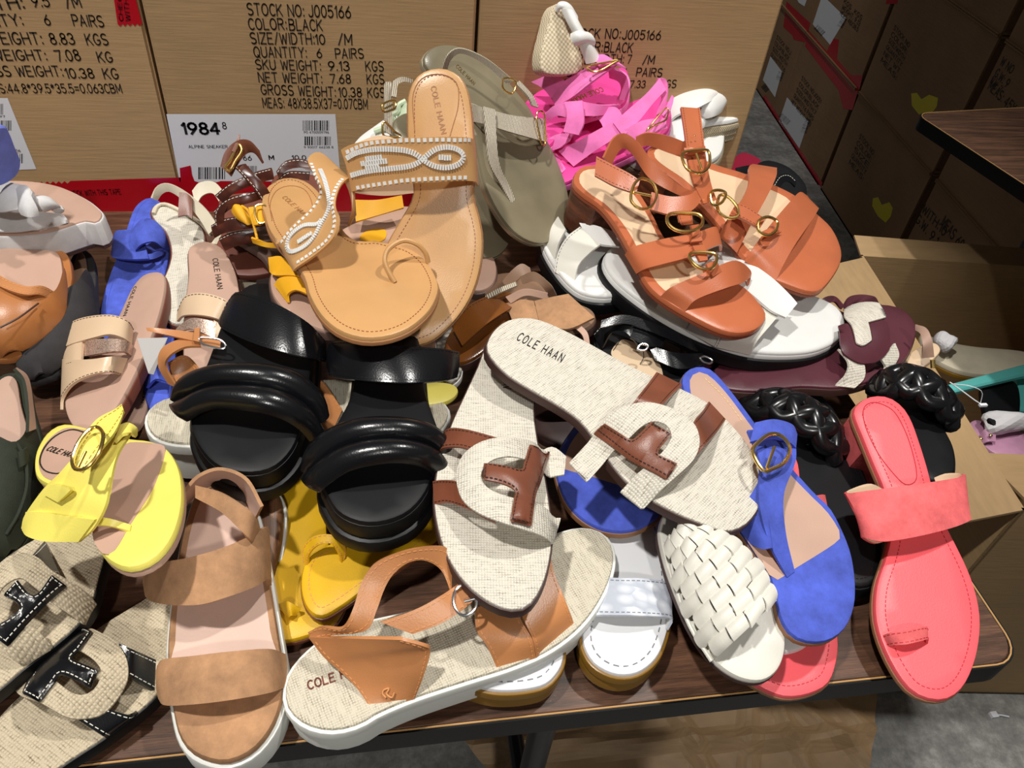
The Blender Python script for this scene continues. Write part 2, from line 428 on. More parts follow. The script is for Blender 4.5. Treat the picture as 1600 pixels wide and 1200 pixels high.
        Fc += [tuple(i + b for i in f)[::-1] for f in T]; fm += [0] * len(T)
        for i in range(n):
            j = (i + 1) % n; Fc.append((ring[i], b + idx[0][i], b + idx[0][j], ring[j])); fm.append(0)
        return s.put(name, V, Fc, m, sub)
    def heel(s, frac, m, th, top=8, taper=0.9, name='heel', u0=0.0, off=-1.0, sub=None):
        """block under the back part of the outline: th mm high starting top mm below the footbed"""
        a = offset_loop(s.out, off / 1000); umin = a[:, 0].min() + u0 * s.L; cut = umin + frac * s.L
        lp = [p for p in a if umin - 1e-9 <= p[0] <= cut]
        i0 = max(range(len(lp)), key=lambda i: np.linalg.norm(lp[i] - lp[i - 1])); lp = lp[i0:] + lp[:i0]
        lp = smooth_path(lp, 40, True); c = np.mean(lp, axis=0); V2, T, idx = fill([lp], .02); V = []; Fc = []
        n = len(lp); rows = []
        for k, t in enumerate((0, .3, .7, 1.0)):
            rows.append(list(range(len(V), len(V) + n))); kf = 1 - (1 - taper) * t
            V += [(c[0] + (p[0] - c[0]) * kf, c[1] + (p[1] - c[1]) * kf, s.S(p[0]) * (1 - t) - top / 1000 - th / 1000 * t) for p in lp]
        for A, B in zip(rows, rows[1:]):
            Fc += [(A[i], B[i], B[(i + 1) % n], A[(i + 1) % n]) for i in range(n)]
        Fc += [tuple(rows[0]), tuple(rows[-1])[::-1]]
        return s.put(name, V, Fc, m, sub)
    def panel(s, px, m, name='insole', h=0.6, t=0.9, sp=0.012, edge=0.4, sub=None, holes=(), crown=0.0, ns=60, arch=False, ho=0.0):
        """thin sheet lying on (or h mm above) the footbed; h may be a function of u, v (metres)"""
        hf = h if callable(h) else (lambda u, v: s.AR(u, v) + ho / 1000) if arch else (lambda u, v: h / 1000)
        L0 = [[s.P(p[0], p[1], p[2] if len(p) > 2 else hf)[:2] for p in q] for q in [px] + list(holes)]
        L1 = []
        for i, q in enumerate(L0):
            lp = smooth_path(q, ns if i == 0 else 40, True)
            if area(lp) < 0: lp = lp[::-1]
            L1.append(lp)
        V2, T, idx = fill(L1, sp); D = edge_dist(V2, L1); e = max(edge, .01) / 1000
        w = [s.S(p[0]) + hf(p[0], p[1]) + crown / 1000 * (1 - math.exp(-d / .003)) - e * math.exp(-d / .0012) * .8 for p, d in zip(V2, D)]
        V = [(p[0], p[1], z) for p, z in zip(V2, w)]; n0 = len(V)
        V += [(p[0], p[1], s.S(p[0]) + hf(p[0], p[1]) - t / 1000) for p in V2]
        Fc = list(T) + [tuple(i + n0 for i in f)[::-1] for f in T]
        for k, ix in enumerate(idx):
            n = len(ix)
            for i in range(n):
                a, b = ix[i], ix[(i + 1) % n]
                if a is None or b is None or a == b: continue
                Fc.append((a, a + n0, b + n0, b) if k == 0 else (a, b, b + n0, a + n0))
        return s.put(name, V, Fc, m, sub)
    def strap(s, A, B, m, t=2.0, name='strap', lining=None, puff=0.0, n=26, mm=7, stitch=None, sub=None, inset=2.2, rows=2, fold=None, ho=0.0):
        """band between two edge lines of (x, y, h) points"""
        a = smooth_path([s.P(*p, **({'ho': ho} if len(p) == 2 else {})) for p in A], n); b = smooth_path([s.P(*p, **({'ho': ho} if len(p) == 2 else {})) for p in B], n)
        G = np.array([[a[i] + (b[i] - a[i]) * (j / (mm - 1)) for j in range(mm)] for i in range(n)])
        return s.sheet(G, m, t, name, lining, puff, stitch, sub, inset, rows, fold)
    def sheet(s, G, m, t=2.0, name='strap', lining=None, puff=0.0, stitch=None, sub=None, inset=2.2, rows=2, fold=None):
        s.G = G; n, mm = G.shape[:2]
        du = np.gradient(G, axis=0); dv = np.gradient(G, axis=1); N = np.cross(du, dv)
        N /= (np.linalg.norm(N, axis=2)[:, :, None] + 1e-12)
        if N[n // 2, mm // 2, 2] < 0: N = -N; flip = True
        else: flip = False
        x = np.linspace(-1, 1, mm)
        if puff: 
            f = np.sqrt(np.maximum(0, 1 - x ** 2 * .97)) if fold is None else np.array([abs(math.sin(fold * math.pi * (v + 1) / 2)) ** .42 for v in x])
            G = G + N * (puff / 1000 * f)[None, :, None]
            du = np.gradient(G, axis=0); dv = np.gradient(G, axis=1); N = np.cross(du, dv); N /= (np.linalg.norm(N, axis=2)[:, :, None] + 1e-12)
            if flip: N = -N
        Bt = G - N * (t / 1000); s.G = G; s.GN = N
        V = list(G.reshape(-1, 3)) + list(Bt.reshape(-1, 3)); k = n * mm; Fc = []; fm = []
        for i in range(n - 1):
            for j in range(mm - 1):
                q = (i * mm + j, (i + 1) * mm + j, (i + 1) * mm + j + 1, i * mm + j + 1)
                if flip: q = q[::-1]
                Fc.append(q); fm.append(0); Fc.append(tuple(v + k for v in q)[::-1]); fm.append(1 if lining else 0)
        per = [(i, 0) for i in range(n)] + [(n - 1, j) for j in range(1, mm)] + [(i, mm - 1) for i in range(n - 2, -1, -1)] + [(0, j) for j in range(mm - 2, 0, -1)]
        for q in range(len(per)):
            a = per[q][0] * mm + per[q][1]; b = per[(q + 1) % len(per)]; b = b[0] * mm + b[1]
            f = (a, a + k, b + k, b)
            Fc.append(f if not flip else f[::-1]); fm.append(0)
        o = s.put(name, V, Fc, m, sub, mats=[m, lining] if lining else None, fm=fm)
        if stitch:
            bag = Bag(); wd = np.linalg.norm(G[:, -1] - G[:, 0], axis=1).mean(); c = min(.45, inset / 1000 / wd)
            for sx in ((c, 1 - c) if rows == 2 else (c,) if rows == 1 else (1 - c,)):
                j = sx * (mm - 1); j0 = int(j); fr = j - j0; j1 = min(j0 + 1, mm - 1)
                s._dash(bag, G[:, j0] * (1 - fr) + G[:, j1] * fr, N[:, j0] * (1 - fr) + N[:, j1] * fr)
            s.put('stitching', bag.v, bag.f, stitch, o, smooth=False)
        return o
    def _dash(s, bag, pts, nrm, ln=2.4, gap=1.5, w=.5, lift=.25):
        pts = np.array(pts); sg = np.concatenate([[0], np.cumsum(np.linalg.norm(np.diff(pts, axis=0), axis=1))])
        q = 0.001
        g = lambda v: np.array([np.interp(v, sg, pts[:, j]) for j in range(3)])
        gn = lambda v: np.array([np.interp(v, sg, np.asarray(nrm)[:, j]) for j in range(3)])
        while q + ln / 1000 < sg[-1]:
            a, b = g(q), g(q + ln / 1000); nn = gn(q + ln / 2000); nn /= np.linalg.norm(nn) + 1e-12
            tt = b - a; l = np.linalg.norm(tt)
            if l > 1e-6:
                tt /= l; sd = np.cross(nn, tt); bag.box((a + b) / 2 + nn * (lift - .2) / 1000, (l / 2, w / 2000, .2 / 1000 + lift / 2000), [tt, sd, nn])
            q += (ln + gap) / 1000
    def stitch(s, px, m, h=0.0, n=60, closed=False, sub=None, ln=2.4, gap=1.5, w=.5):
        pts = smooth_path([s.P(p[0], p[1], p[2] if len(p) > 2 else h) for p in px], n, closed)
        bag = Bag(); s._dash(bag, pts, [(0, 0, 1)] * len(pts), ln, gap, w); return s.put('stitching', bag.v, bag.f, m, sub, smooth=False)
    def rimstitch(s, m, d=6.0, sub=None, ln=2.4, gap=1.5, w=.55, solid=False, name='stitching', lift=.25, top=0.0):
        """stitch row running round the footbed d mm inside its edge"""
        q = offset_loop(s.out, -d / 1000); q = smooth_path(list(q), 160, True)
        pts = [np.array([p[0], p[1], s.S(p[0]) + top / 1000]) for p in q] ; pts.append(pts[0])
        bag = Bag()
        if solid: bag.tube(pts[:-1], w / 1000, True, 6)
        else: s._dash(bag, pts, [(0, 0, 1)] * len(pts), ln, gap, w, lift)
        return s.put(name, bag.v, bag.f, m, sub, smooth=solid)
    def tube(s, px, r, m, name='cord', closed=False, n=28, sub=None, seg=8):
        pts = smooth_path([s.P(*p) for p in px], n, closed)
        V, Fc = tube_vf(pts, r / 1000, closed, seg); return s.put(name, V, Fc, m, sub)
    def buckle(s, px, m, r=1.1, pin=None, name='buckle', sub=None, n=32):
        o = s.tube(px, r, m, name, True, n, sub)
        if pin: s.tube(pin, r * .8, m, 'buckle_pin', False, 6, o)
        return o
    def text(s, string, a, b, hp, m, h=0.3, bold=0.0, sub=None, space=1.1, name='lettering'):
        bag = Bag(); mp = lambda x, y: s.P(x, y, h)
        text_on(bag, string, mp, np.array([0, 0, 1.0]), a, b, hp, bold, 0.0, space,
                conform=(lambda p: np.array([p[0], p[1], s.S(p[0]) + h / 1000])) if s.prof else None)
        return s.put(name, bag.v, bag.f, m, sub, smooth=False)
    def blob(s, px, m, r, name, h=0.0, sub=None):
        """small round stud or rivet at each pixel"""
        bag = Bag()
        for x, y, hh in px:
            c = s.P(x, y, hh); V = []; Fc = []; ns = 8
            for k in range(4):
                a = math.pi / 2 * k / 3.6
                V += [c + np.array([math.cos(2 * math.pi * i / ns) * math.cos(a), math.sin(2 * math.pi * i / ns) * math.cos(a), math.sin(a) * .6]) * r / 1000 for i in range(ns)]
            for k in range(3): Fc += [(k * ns + i, k * ns + (i + 1) % ns, (k + 1) * ns + (i + 1) % ns, (k + 1) * ns + i) for i in range(ns)]
            Fc.append(tuple(3 * ns + i for i in range(ns))); Fc.append(tuple(range(ns))[::-1])
            bag.add(V, Fc)
        return s.put(name, bag.v, bag.f, m, sub)

    def embroider(s, lines, m, parent, w=1.3, ln=1.6, gap=.5, lift=.9, name='embroidery'):
        """raised stitches on the band built last, along pixel lines drawn over it"""
        n, mm = s.G.shape[:2]; a = np.linspace(0, n - 1, n * 6); b = np.linspace(0, mm - 1, mm * 6)
        def up(A):
            i0 = np.clip(a.astype(int), 0, n - 2); f = (a - i0)[:, None, None]; X = A[i0] * (1 - f) + A[i0 + 1] * f
            j0 = np.clip(b.astype(int), 0, mm - 2); g = (b - j0)[None, :, None]; return X[:, j0] * (1 - g) + X[:, j0 + 1] * g
        P = up(s.G).reshape(-1, 3); Nn = up(s.GN).reshape(-1, 3)
        Wd = s.H + P @ s.Bm - EYE; C = Wd @ R; X = 800 + F * C[:, 0] / C[:, 2]; Y = 600 + F * C[:, 1] / C[:, 2]
        face = (Nn @ s.Bm * -Wd).sum(1) > 0
        bag = Bag()
        for L_ in lines:
            closed = L_[0] == L_[-1] and len(L_) > 2
            q = smooth_path(L_[:-1] if closed else L_, 70, closed); pts = []; nn = []
            for x, y in q:
                d = (X - x) ** 2 + (Y - y) ** 2 + np.where(face, 0, 4000); k = int(np.argmin(d)); pts.append(P[k]); nn.append(Nn[k])
            pts = [np.mean(pts[max(0, i - 2):i + 3], axis=0) for i in range(len(pts))]
            s._dash(bag, pts, nn, ln, gap, w, lift)
        return s.put(name, bag.v, bag.f, m, parent, smooth=False)
    def braid(s, px, m, width, r, turns=2.5, name='braid', strands=3, n=60):
        """plaited band along a centre line of (x, y, h); one part per strand"""
        c = np.array(smooth_path([s.P(*p) for p in px], n)); t = np.gradient(c, axis=0); t /= np.linalg.norm(t, axis=1)[:, None]
        sd = np.cross([0, 0, 1.0], t); sd /= np.linalg.norm(sd, axis=1)[:, None]; up = np.cross(t, sd)
        for k in range(strands):
            f = np.linspace(0, turns, n) + k / strands
            pts = c + sd * (np.sin(2 * np.pi * f) * width / 2000)[:, None] + up * (np.cos(4 * np.pi * f) * r * .55 / 1000)[:, None]
            V, Fc = tube_vf(list(pts), r / 1000, False, 10); s.put(name + '_strand', V, Fc, m)
# ================================================================ the setting
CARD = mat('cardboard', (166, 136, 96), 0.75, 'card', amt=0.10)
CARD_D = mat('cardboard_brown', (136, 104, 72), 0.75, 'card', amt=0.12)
INK = mat('printing_ink', (42, 33, 26), 0.6)
RED = mat('red_packing_tape', (176, 10, 28), 0.22)
RED_D = mat('red_tape_print', (90, 4, 14), 0.3)
PAPER = mat('label_paper', (222, 224, 230), 0.5)
BLACKINK = mat('label_ink', (22, 22, 24), 0.5)
WOOD = mat('woodgrain_laminate', (86, 60, 45), 0.38, 'wood', rgb2=(42, 27, 20))
EDGE = mat('black_edge_rubber', (7, 8, 11), 0.4, spec=.3)
EDGEW = mat('worn_edge', (196, 150, 92), 0.6)
STEEL = mat('grey_steel', (70, 68, 70), 0.3, metal=0.6)
CONC = mat('concrete', (128, 127, 124), 0.6, 'concrete')
YELLOW_L = mat('yellow_sticker', (214, 196, 40), 0.5)

o = link('floor', [(-6, -4, 0), (8, -4, 0), (8, 9, 0), (-6, 9, 0)], [(0, 1, 2, 3)], CONC, smooth=False); tag(o, None, None, kind='structure')

def rounded_slab(name, loop, z0, z1, m, parent=None, bev=0.002):
    """horizontal slab of a plan outline"""
    lp = [np.array(p) for p in loop]
    if area(lp) < 0: lp = lp[::-1]
    inn = offset_loop(lp, -bev); n = len(lp); V = []; rows = []
    for q, z in ((inn, z1), (lp, z1 - bev), (lp, z0 + bev), (inn, z0)):
        rows.append([len(V) + i for i in range(n)]); V += [(p[0], p[1], z) for p in q]
    Fc = [tuple(rows[0]), tuple(rows[3])[::-1]]
    for A, B in zip(rows, rows[1:]): Fc += [(A[i], B[i], B[(i + 1) % n], A[(i + 1) % n]) for i in range(n)]
    return link(name, V, Fc, m, parent, angle=30)
def round_rect(c, ax, ay, hx, hy, r, k=6):
    out = []
    for sx, sy, a0 in ((1, 1, 0), (-1, 1, 90), (-1, -1, 180), (1, -1, 270)):
        for i in range(k + 1):
            a = math.radians(a0 + 90 * i / k)
            out.append(c + ax * (sx * (hx - r) + r * math.cos(a)) + ay * (sy * (hy - r) + r * math.sin(a)))
    return out
def empty(name, loc, label, cat, group=None, rz=0):
    o = bpy.data.objects.new(name, None); COL.objects.link(o); o.location = loc; o.rotation_euler = (0, 0, rz); o.empty_display_size = .1
    return tag(o, label, cat, group)
def local(parent, o):
    """keep a part where it was built in world space"""
    bpy.context.view_layer.update(); o.parent = parent; o.matrix_parent_inverse = Matrix.Identity(4)
    inv = Matrix.Translation(parent.location) @ parent.rotation_euler.to_matrix().to_4x4()
    o.data.transform(inv.inverted()); return o

def folding_table(label, c, ang, hx, hy, r):
    t = empty('folding_table', (c[0], c[1], 0), label, 'table')
    ax = np.array([math.cos(ang), math.sin(ang)]); ay = np.array([-ax[1], ax[0]]); c = np.array(c)
    top = rounded_slab('tabletop', round_rect(c, ax, ay, hx - .002, hy - .002, r), TZ - .018, TZ, WOOD); local(t, top)
    ring = round_rect(c, ax, ay, hx, hy, r)
    if area(ring) < 0: ring = ring[::-1]
    V = []; n = len(ring); Fc = []
    inn = offset_loop(ring, -.0035)
    for q, z in ((inn, TZ - .0006), (ring, TZ - .0004), (ring, TZ - .024), (inn, TZ - .024)): V += [(p[0], p[1], z) for p in q]
    for k in range(4): Fc += [(k * n + i, ((k + 1) % 4) * n + i, ((k + 1) % 4) * n + (i + 1) % n, k * n + (i + 1) % n) for i in range(n)]
    local(t, link('edge_band', V, Fc, EDGE, None, angle=30))
    q2 = offset_loop(ring, -.0022)
    b = Bag(); b.tube([(p[0], p[1], TZ - .0004) for p in q2], .0007, True, 6)
    local(t, link('worn_rim', b.v, b.f, EDGEW, None))
    for sx in (-1, 1):
        for sy in (-1, 1):
            p = c + ax * sx * (hx - .33) + ay * sy * (hy - .12)
            b = Bag(); b.tube([(p[0], p[1], TZ - .03), (p[0], p[1], 0.0)], .0145, False, 14)
            local(t, link('leg', b.v, b.f, STEEL, None))
        p0 = c + ax * sx * (hx - .33) - ay * (hy - .12); p1 = c + ax * sx * (hx - .33) + ay * (hy - .12)
        for zz_ in (.22, TZ - .031):
            b = Bag(); b.tube([(p0[0], p0[1], zz_), (p1[0], p1[1], zz_)], .011, False, 12); local(t, link('leg_brace', b.v, b.f, STEEL, None))
    return t
cn = at(1607, 1037, 0)
folding_table('brown woodgrain folding table carrying the pile of sandals', (cn[0] - .915, cn[1] + .46), 0.0, .915, .46, .026)
c2 = at(1428, 176, 0)[:2]; a2 = math.radians(8.5)
ax2 = np.array([math.cos(a2), math.sin(a2)]); ay2 = np.array([-ax2[1], ax2[0]])
folding_table('bare brown woodgrain folding table in the upper right corner', c2 + ax2 * .915 - ay2 * .38, a2, .915, .38, .03)

# ---------------------------------------------------------------- cartons on the table
YB = 0.962
YB = float(at(285, 330, 0)[1])
def fr(x, y):
    r = ray(x, y); return EYE + r * (YB / r[1])
NF = np.array([0, -1.0, 0])
def quad_on(bag, mp, nrm, px, lift=.0004):
    b = len(bag.v); bag.v += [mp(*p) + nrm * lift for p in px]; bag.f.append(tuple(range(b, b + len(px))))
def barcode(bag, mp, nrm, a, b, hp, seed, lift=.0004):
    rd = random.Random(seed); t = 0.0
    a = np.array(a, float); b = np.array(b, float); dn = np.array([(b - a)[1] * -1, (b - a)[0]]); dn = dn / np.linalg.norm(dn) * hp
    while t < 1:
        w = rd.choice([.018, .03, .05]); g = rd.choice([.02, .03, .045]); e = min(1, t + w)
        quad_on(bag, mp, nrm, [a + (b - a) * t, a + (b - a) * e, a + (b - a) * e + dn, a + (b - a) * t + dn], lift); t += w + g
def carton(label, x0, x1, y0, dep, h, seed, group=None):
    t = empty('shipping_carton', ((x0 + x1) / 2, y0 + dep / 2, TZ), label, 'box', group)
    rd = random.Random(seed); nx, nz = 8, 8; b = bmesh.new()
    bmesh.ops.create_cube(b, size=1); 
    for v in b.verts: v.co = Vector(((x0 + x1) / 2 + v.co.x * (x1 - x0), y0 + dep / 2 + v.co.y * dep, TZ + h / 2 + v.co.z * h))
    bmesh.ops.bevel(b, geom=b.edges[:], offset=.003, segments=3, affect='EDGES')
    me = bpy.data.meshes.new('body'); b.to_mesh(me); b.free(); me.materials.append(CARD)
    o = bpy.data.objects.new('body', me); COL.objects.link(o); local(t, o)
    f = Bag()
    f.box(((x0 + x1) / 2, y0 + dep / 2 - .0, TZ + h + .001), ((x1 - x0) / 2 - .002, dep / 2 - .002, .0004))
    local(t, link('top_flap', f.v, f.f, CARD, None, smooth=False))
    return t
xl = fr(217, 0)[0]; xm = fr(745, 0)[0]; xr = fr(1228, 0)[0]
cl = carton('cardboard carton at far left printed 9.5 /M and 8.83 KGS', xl - .40, xl - .001, YB, .395, .355, 1)
cm = carton('middle cardboard carton with white 1984 label and STOCK NO:J005166 print', xl + .002, xm, YB, .40, .37, 2)
cr = carton('right cardboard carton printed 7 /M behind the pink sandals', xm + .004, xr, YB + .004, .40, .37, 3)
def printing(parent, lines, mp=None):
    b = Bag()
    for s, p, q, hp in lines: text_on(b, s, mp or fr, NF, p, q, hp, 0.0, .0004)
    local(parent, link('printed_text', b.v, b.f, INK, None, smooth=False))
printing(cl, [('WIDTH:', (-60, 18), (40, 13), 20), ('9.5', (52, 11), (80, 10), 18), ('/M', (104, 12), (129, 11), 18),
    ('QUANTITY:', (-82, 45), (38, 39), 18), ('6', (71, 39), (81, 39), 16), ('PAIRS', (115, 40), (164, 42), 17),
    ('SKU WEIGHT:', (-66, 68), (69, 69), 18), ('8.83', (80, 69), (119, 69), 17), ('KGS', (136, 70), (171, 70), 17),
    ('NET WEIGHT:', (-60, 94), (75, 94), 16), ('7.08', (90, 96), (128, 94), 17), ('KG', (154, 97), (178, 97), 16),
    ('GROSS WEIGHT:', (-44, 119), (100, 119), 16), ('10.38', (104, 122), (149, 122), 15), ('KG', (163, 123), (187, 123), 16),
    ('MEAS:44.8*39.5*35.5=0.063CBM', (-28, 145), (192, 145), 14)])
printing(cm, [('STOCK NO:', (387, 23), (476, 26), 18), ('J005166', (482, 26), (549, 28), 18), ('COLOR:', (389, 46), (449, 46), 17), ('BLACK', (452, 47), (505, 48), 17),
    ('SIZE/WIDTH:', (392, 68), (492, 69), 17), ('10', (493, 69), (509, 69), 15), ('/M', (528, 69), (551, 70), 16),
    ('QUANTITY:', (397, 89), (480, 90), 16), ('6', (495, 90), (504, 90), 14), ('PAIRS', (524, 91), (569, 91), 15),
    ('SKU WEIGHT:', (400, 108), (502, 110), 15), ('9.13', (513, 110), (547, 110), 14), ('KGS', (571, 111), (600, 111), 15),
    ('NET WEIGHT:', (404, 128), (504, 130), 15), ('7.68', (516, 130), (549, 130), 14), ('KGS', (573, 131), (601, 131), 15),
    ('GROSS WEIGHT:', (408, 147), (525, 151), 15), ('10.38', (529, 151), (566, 151), 14), ('KGS', (574, 152), (602, 152), 15),
    ('MEAS: 48X38.5X37=0.07CBM', (411, 168), (575, 170), 15)])
def fr2(x, y):
    r = ray(x, y); return EYE + r * ((YB + .004) / r[1])
printing(cr, [('STOCK NO:', (885, 60), (969, 60), 15), ('J005166', (971, 61), (1032, 62), 14), ('COLOR:', (886, 80), (941, 81), 15), ('BLACK', (943, 81), (988, 82), 15),
    ('SIZE/WIDTH:', (890, 100), (974, 99), 14), ('7', (979, 99), (986, 99), 13), ('/M', (1003, 100), (1022, 100), 13),
    ('QUANTITY:', (884, 120), (962, 119), 13), ('6', (973, 119), (979, 119), 12), ('PAIRS', (993, 119), (1034, 120), 13),
    ('SKU WEIGHT:', (880, 137), (968, 137), 13), ('7.33', (983, 137), (1008, 137), 11), ('KGS', (1030, 137), (1056, 137), 12)], fr2)
# labels
def label_sheet(parent, mp, nrm, px, prints, name='paper_label'):
    b = Bag(); quad_on(b, mp, nrm, px, .0004); o = link(name, b.v, b.f, PAPER, None, smooth=False); local(parent, o)
    b = Bag(); prints(b); p = link('label_print', b.v, b.f, BLACKINK, None, smooth=False)
    inv = Matrix.Translation(parent.location) @ parent.rotation_euler.to_matrix().to_4x4(); p.data.transform(inv.inverted()); p.parent = o
def pr_mid(b):
    T = lambda s, p, q, hp, bo=0.0: text_on(b, s, fr, NF, p, q, hp, bo, .0007)
    T('1984', (285, 209), (345, 209), 17, .006); T('8', (348, 201), (355, 201), 10)
    T('ALPINE SNEAKER / BLACK', (295, 231), (389, 231), 4.5); T('M', (420, 249), (429, 249), 6.5, .004); T('10.0', (456, 249), (479, 249), 6.5, 0)
    T('PO 4700559796', (475, 208), (514, 208), 3.5); T('66', (380, 250), (394, 250), 7)
    barcode(b, fr, NF, (473, 188), (514, 188), 16, 4); barcode(b, fr, NF, (476, 213), (517, 213), 14, 5); T('9 90017 66238 8', (475, 231), (521, 231), 3)
    barcode(b, fr, NF, (310, 261), (352, 261), 19, 6); barcode(b, fr, NF, (383, 259), (402, 259), 22, 8)
label_sheet(cm, fr, NF, [(260, 178), (524, 178), (533, 288), (281, 284)][::-1], pr_mid)
def pr_left(b):
    barcode(b, fr, NF, (-22, 162), (6, 162), 17, 9); barcode(b, fr, NF, (-16, 188), (18, 188), 16, 10); barcode(b, fr, NF, (2, 240), (37, 240), 15, 11)
    text_on(b, '7797', fr, NF, (-10, 183), (9, 183), 3, 0, .0007); text_on(b, 'QTY 06', fr, NF, (10, 237), (33, 237), 4, 0, .0007)
label_sheet(cl, fr, NF, [(-60, 153), (12, 153), (57, 264), (-40, 268)][::-1], pr_left)
# red tape
def tape(parent, mp, nrm, px, seed=0, words=None, lift=.0004):
    rd = random.Random(seed); pts = []
    b = Bag(); quad_on(b, mp, nrm, px, lift); o = link('red_tape', b.v, b.f, RED, None, smooth=False); local(parent, o)
    if words:
        b = Bag()
        for s, p, q, hp in words: text_on(b, s, mp, nrm, p, q, hp, .004, lift + .0003)
        p = link('tape_print', b.v, b.f, RED_D, None, smooth=False)
        p.data.transform(Matrix.Translation(parent.location).inverted()); p.parent = o
zz = lambda x0, x1, y0, y1, n, s: [(x0 + (x1 - x0) * i / n, y0 + (y1 - y0) * i / n + (2.5 if i % 2 else -1.5) * s) for i in range(n + 1)]
tape(cl, fr, NF, ([(174, -30), (184, 38)] + zz(184, 222, 39, 38, 10, 1) + [(205, -30)])[::-1], 1, [('WITH THE', (204, 34), (196, -40), 7), ('CHECK IN', (193, 34), (186, -40), 6)])
tape(cl, fr, NF, ([(-40, 290)] + zz(56, 110, 285, 284, 12, 1) + [(282, 277), (287, 329), (-60, 334)])[::-1], 2, [('IF THE SEAL IS BROKEN CHECK WITH THIS TAPE', (20, 309), (190, 303), 8)])
tape(cm, fr, NF, ([(281, 262), (298, 258), (300, 272)] + zz(304, 345, 283, 283, 6, .5) + [(740, 285), (738, 331), (286, 331)])[::-1], 3, lift=.0010)

# ---------------------------------------------------------------- cartons along the far wall of stock
_a = at(1203, 170, -TZ); _b = at(1282, 292, -TZ)
WD = (_b - _a) * np.array([1, 1, 0]); WD /= np.linalg.norm(WD); WN = np.array([WD[1], -WD[0], 0.0])
if WN @ (EYE - _a) < 0: WN = -WN
def fw(x, y):
    r = ray(x, y); return EYE + r * (((_a - EYE) @ WN) / (r @ WN))
def wall_carton(label, s0, s1, z0, z1, m, group, push=0.0):
    d = .40; c = _a + WD * (s0 + s1) / 2 - WN * (d / 2 + push); c[2] = z0
    t = empty('stock_carton', tuple(c), label, 'box', group)
    b = bmesh.new(); bmesh.ops.create_cube(b, size=1)
    for v in b.verts:
        q = c + WD * v.co.x * (s1 - s0 - .004) + WN * v.co.y * d + np.array([0, 0, (v.co.z + .5) * (z1 - z0)]); v.co = Vector(q)
    bmesh.ops.bevel(b, geom=b.edges[:], offset=.006, segments=2, affect='EDGES')
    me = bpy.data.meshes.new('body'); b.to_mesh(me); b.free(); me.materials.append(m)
    o = bpy.data.objects.new('body', me); COL.objects.link(o); local(t, o); return t
WC = {}
cols = [(-.62, -.44), (-.435, .115), (.12, .665), (.70, 1.255), (1.30, 1.86), (1.90, 2.46)]
names = ['', 'second', 'third', 'fourth', 'fifth', 'nearest']
rows = [(0.0, .352, 'bottom'), (.355, .722, 'middle'), (.725, 1.09, 'top')]
for i, (s0, s1) in enumerate(cols):
    for j, (z0, z1, rn) in enumerate(rows):
        if i == 0 or (i == 1 and j == 2) or (i == 2 and j == 2): continue
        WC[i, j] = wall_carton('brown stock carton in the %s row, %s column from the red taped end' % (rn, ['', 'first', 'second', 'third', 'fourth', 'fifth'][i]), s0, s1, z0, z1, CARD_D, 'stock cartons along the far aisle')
for i in (0,):
    pass
def wpart(key, name, px, m, lift=.0004):
    b = Bag(); quad_on(b, fw, WN, px, lift); return local(WC[key], link(name, b.v, b.f, m, None, smooth=False))
def wtext(key, lines):
    b = Bag()
    for s, p, q, hp in lines:
        text_on(b, s, fw, WN, p, q, hp, 0, .0006)
    local(WC[key], link('printed_text', b.v, b.f, INK, None, smooth=False))
wpart((1, 0), 'red_tape', [(1226, 26), (1262, 57), (1258, 66), (1240, 62), (1238, 55), (1224, 42)], RED)
wpart((1, 1), 'red_tape', [(1229, 2), (1266, 36), (1262, 56), (1226, 25)], RED)
wpart((2, 1), 'red_tape', [(1262, 46), (1292, 80), (1302, 60), (1311, 62), (1308, 92), (1330, 117), (1348, 118), (1343, 140), (1330, 143), (1260, 58)], RED)
wpart((2, 0), 'red_tape', [(1260, 59), (1330, 144), (1341, 141), (1332, 172), (1318, 170), (1310, 140), (1285, 108), (1258, 72)], RED)
wpart((2, 0), 'red_tape', [(1222, 192), (1285, 285), (1282, 296), (1216, 190)], RED)
wpart((1, 0), 'red_tape', [(1196, 148), (1222, 190), (1219, 195), (1190, 155)], RED)
wpart((2, 1), 'red_tape', [(1385, 0), (1404, -8), (1402, 6), (1384, 6)], RED)
wpart((1, 0), 'paper_label', [(1204, 88), (1222, 112), (1211, 152), (1192, 125)], PAPER)
wpart((2, 0), 'paper_label', [(1230, 152), (1263, 190), (1249, 232), (1217, 190)], PAPER)
wpart((2, 1), 'paper_label', [(1285, -8), (1322, 28), (1297, 70), (1270, 38)], PAPER)
wpart((1, 1), 'paper_label', [(1240, -12), (1262, -4), (1257, 10), (1248, 4)], PAPER)
for k, q in (((2, 0), [((1222, 176), (1236, 189)), ((1251, 206), (1259, 184))]), ((2, 1), [((1278, 38), (1290, 50)), ((1308, 40), (1316, 26))]), ((1, 0), [((1196, 130), (1203, 139)), ((1212, 124), (1217, 111))])):
    for a_, e_ in q:
        b = Bag(); barcode(b, fw, WN, a_, e_, 9, 3)
        local(WC[k], link('label_print', b.v, b.f, BLACKINK, None, smooth=False))
yel = [(1424, 146), (1433, 145), (1440, 155), (1452, 148), (1466, 153), (1464, 166), (1456, 178), (1446, 176), (1436, 179), (1425, 165)]
wpart((3, 1), 'yellow_sticker', yel, YELLOW_L)
yel2 = [(1364, 310), (1372, 308), (1378, 320), (1390, 316), (1395, 325), (1392, 338), (1384, 348), (1372, 338), (1363, 322)]
wpart((3, 0), 'yellow_sticker', yel2, YELLOW_L)
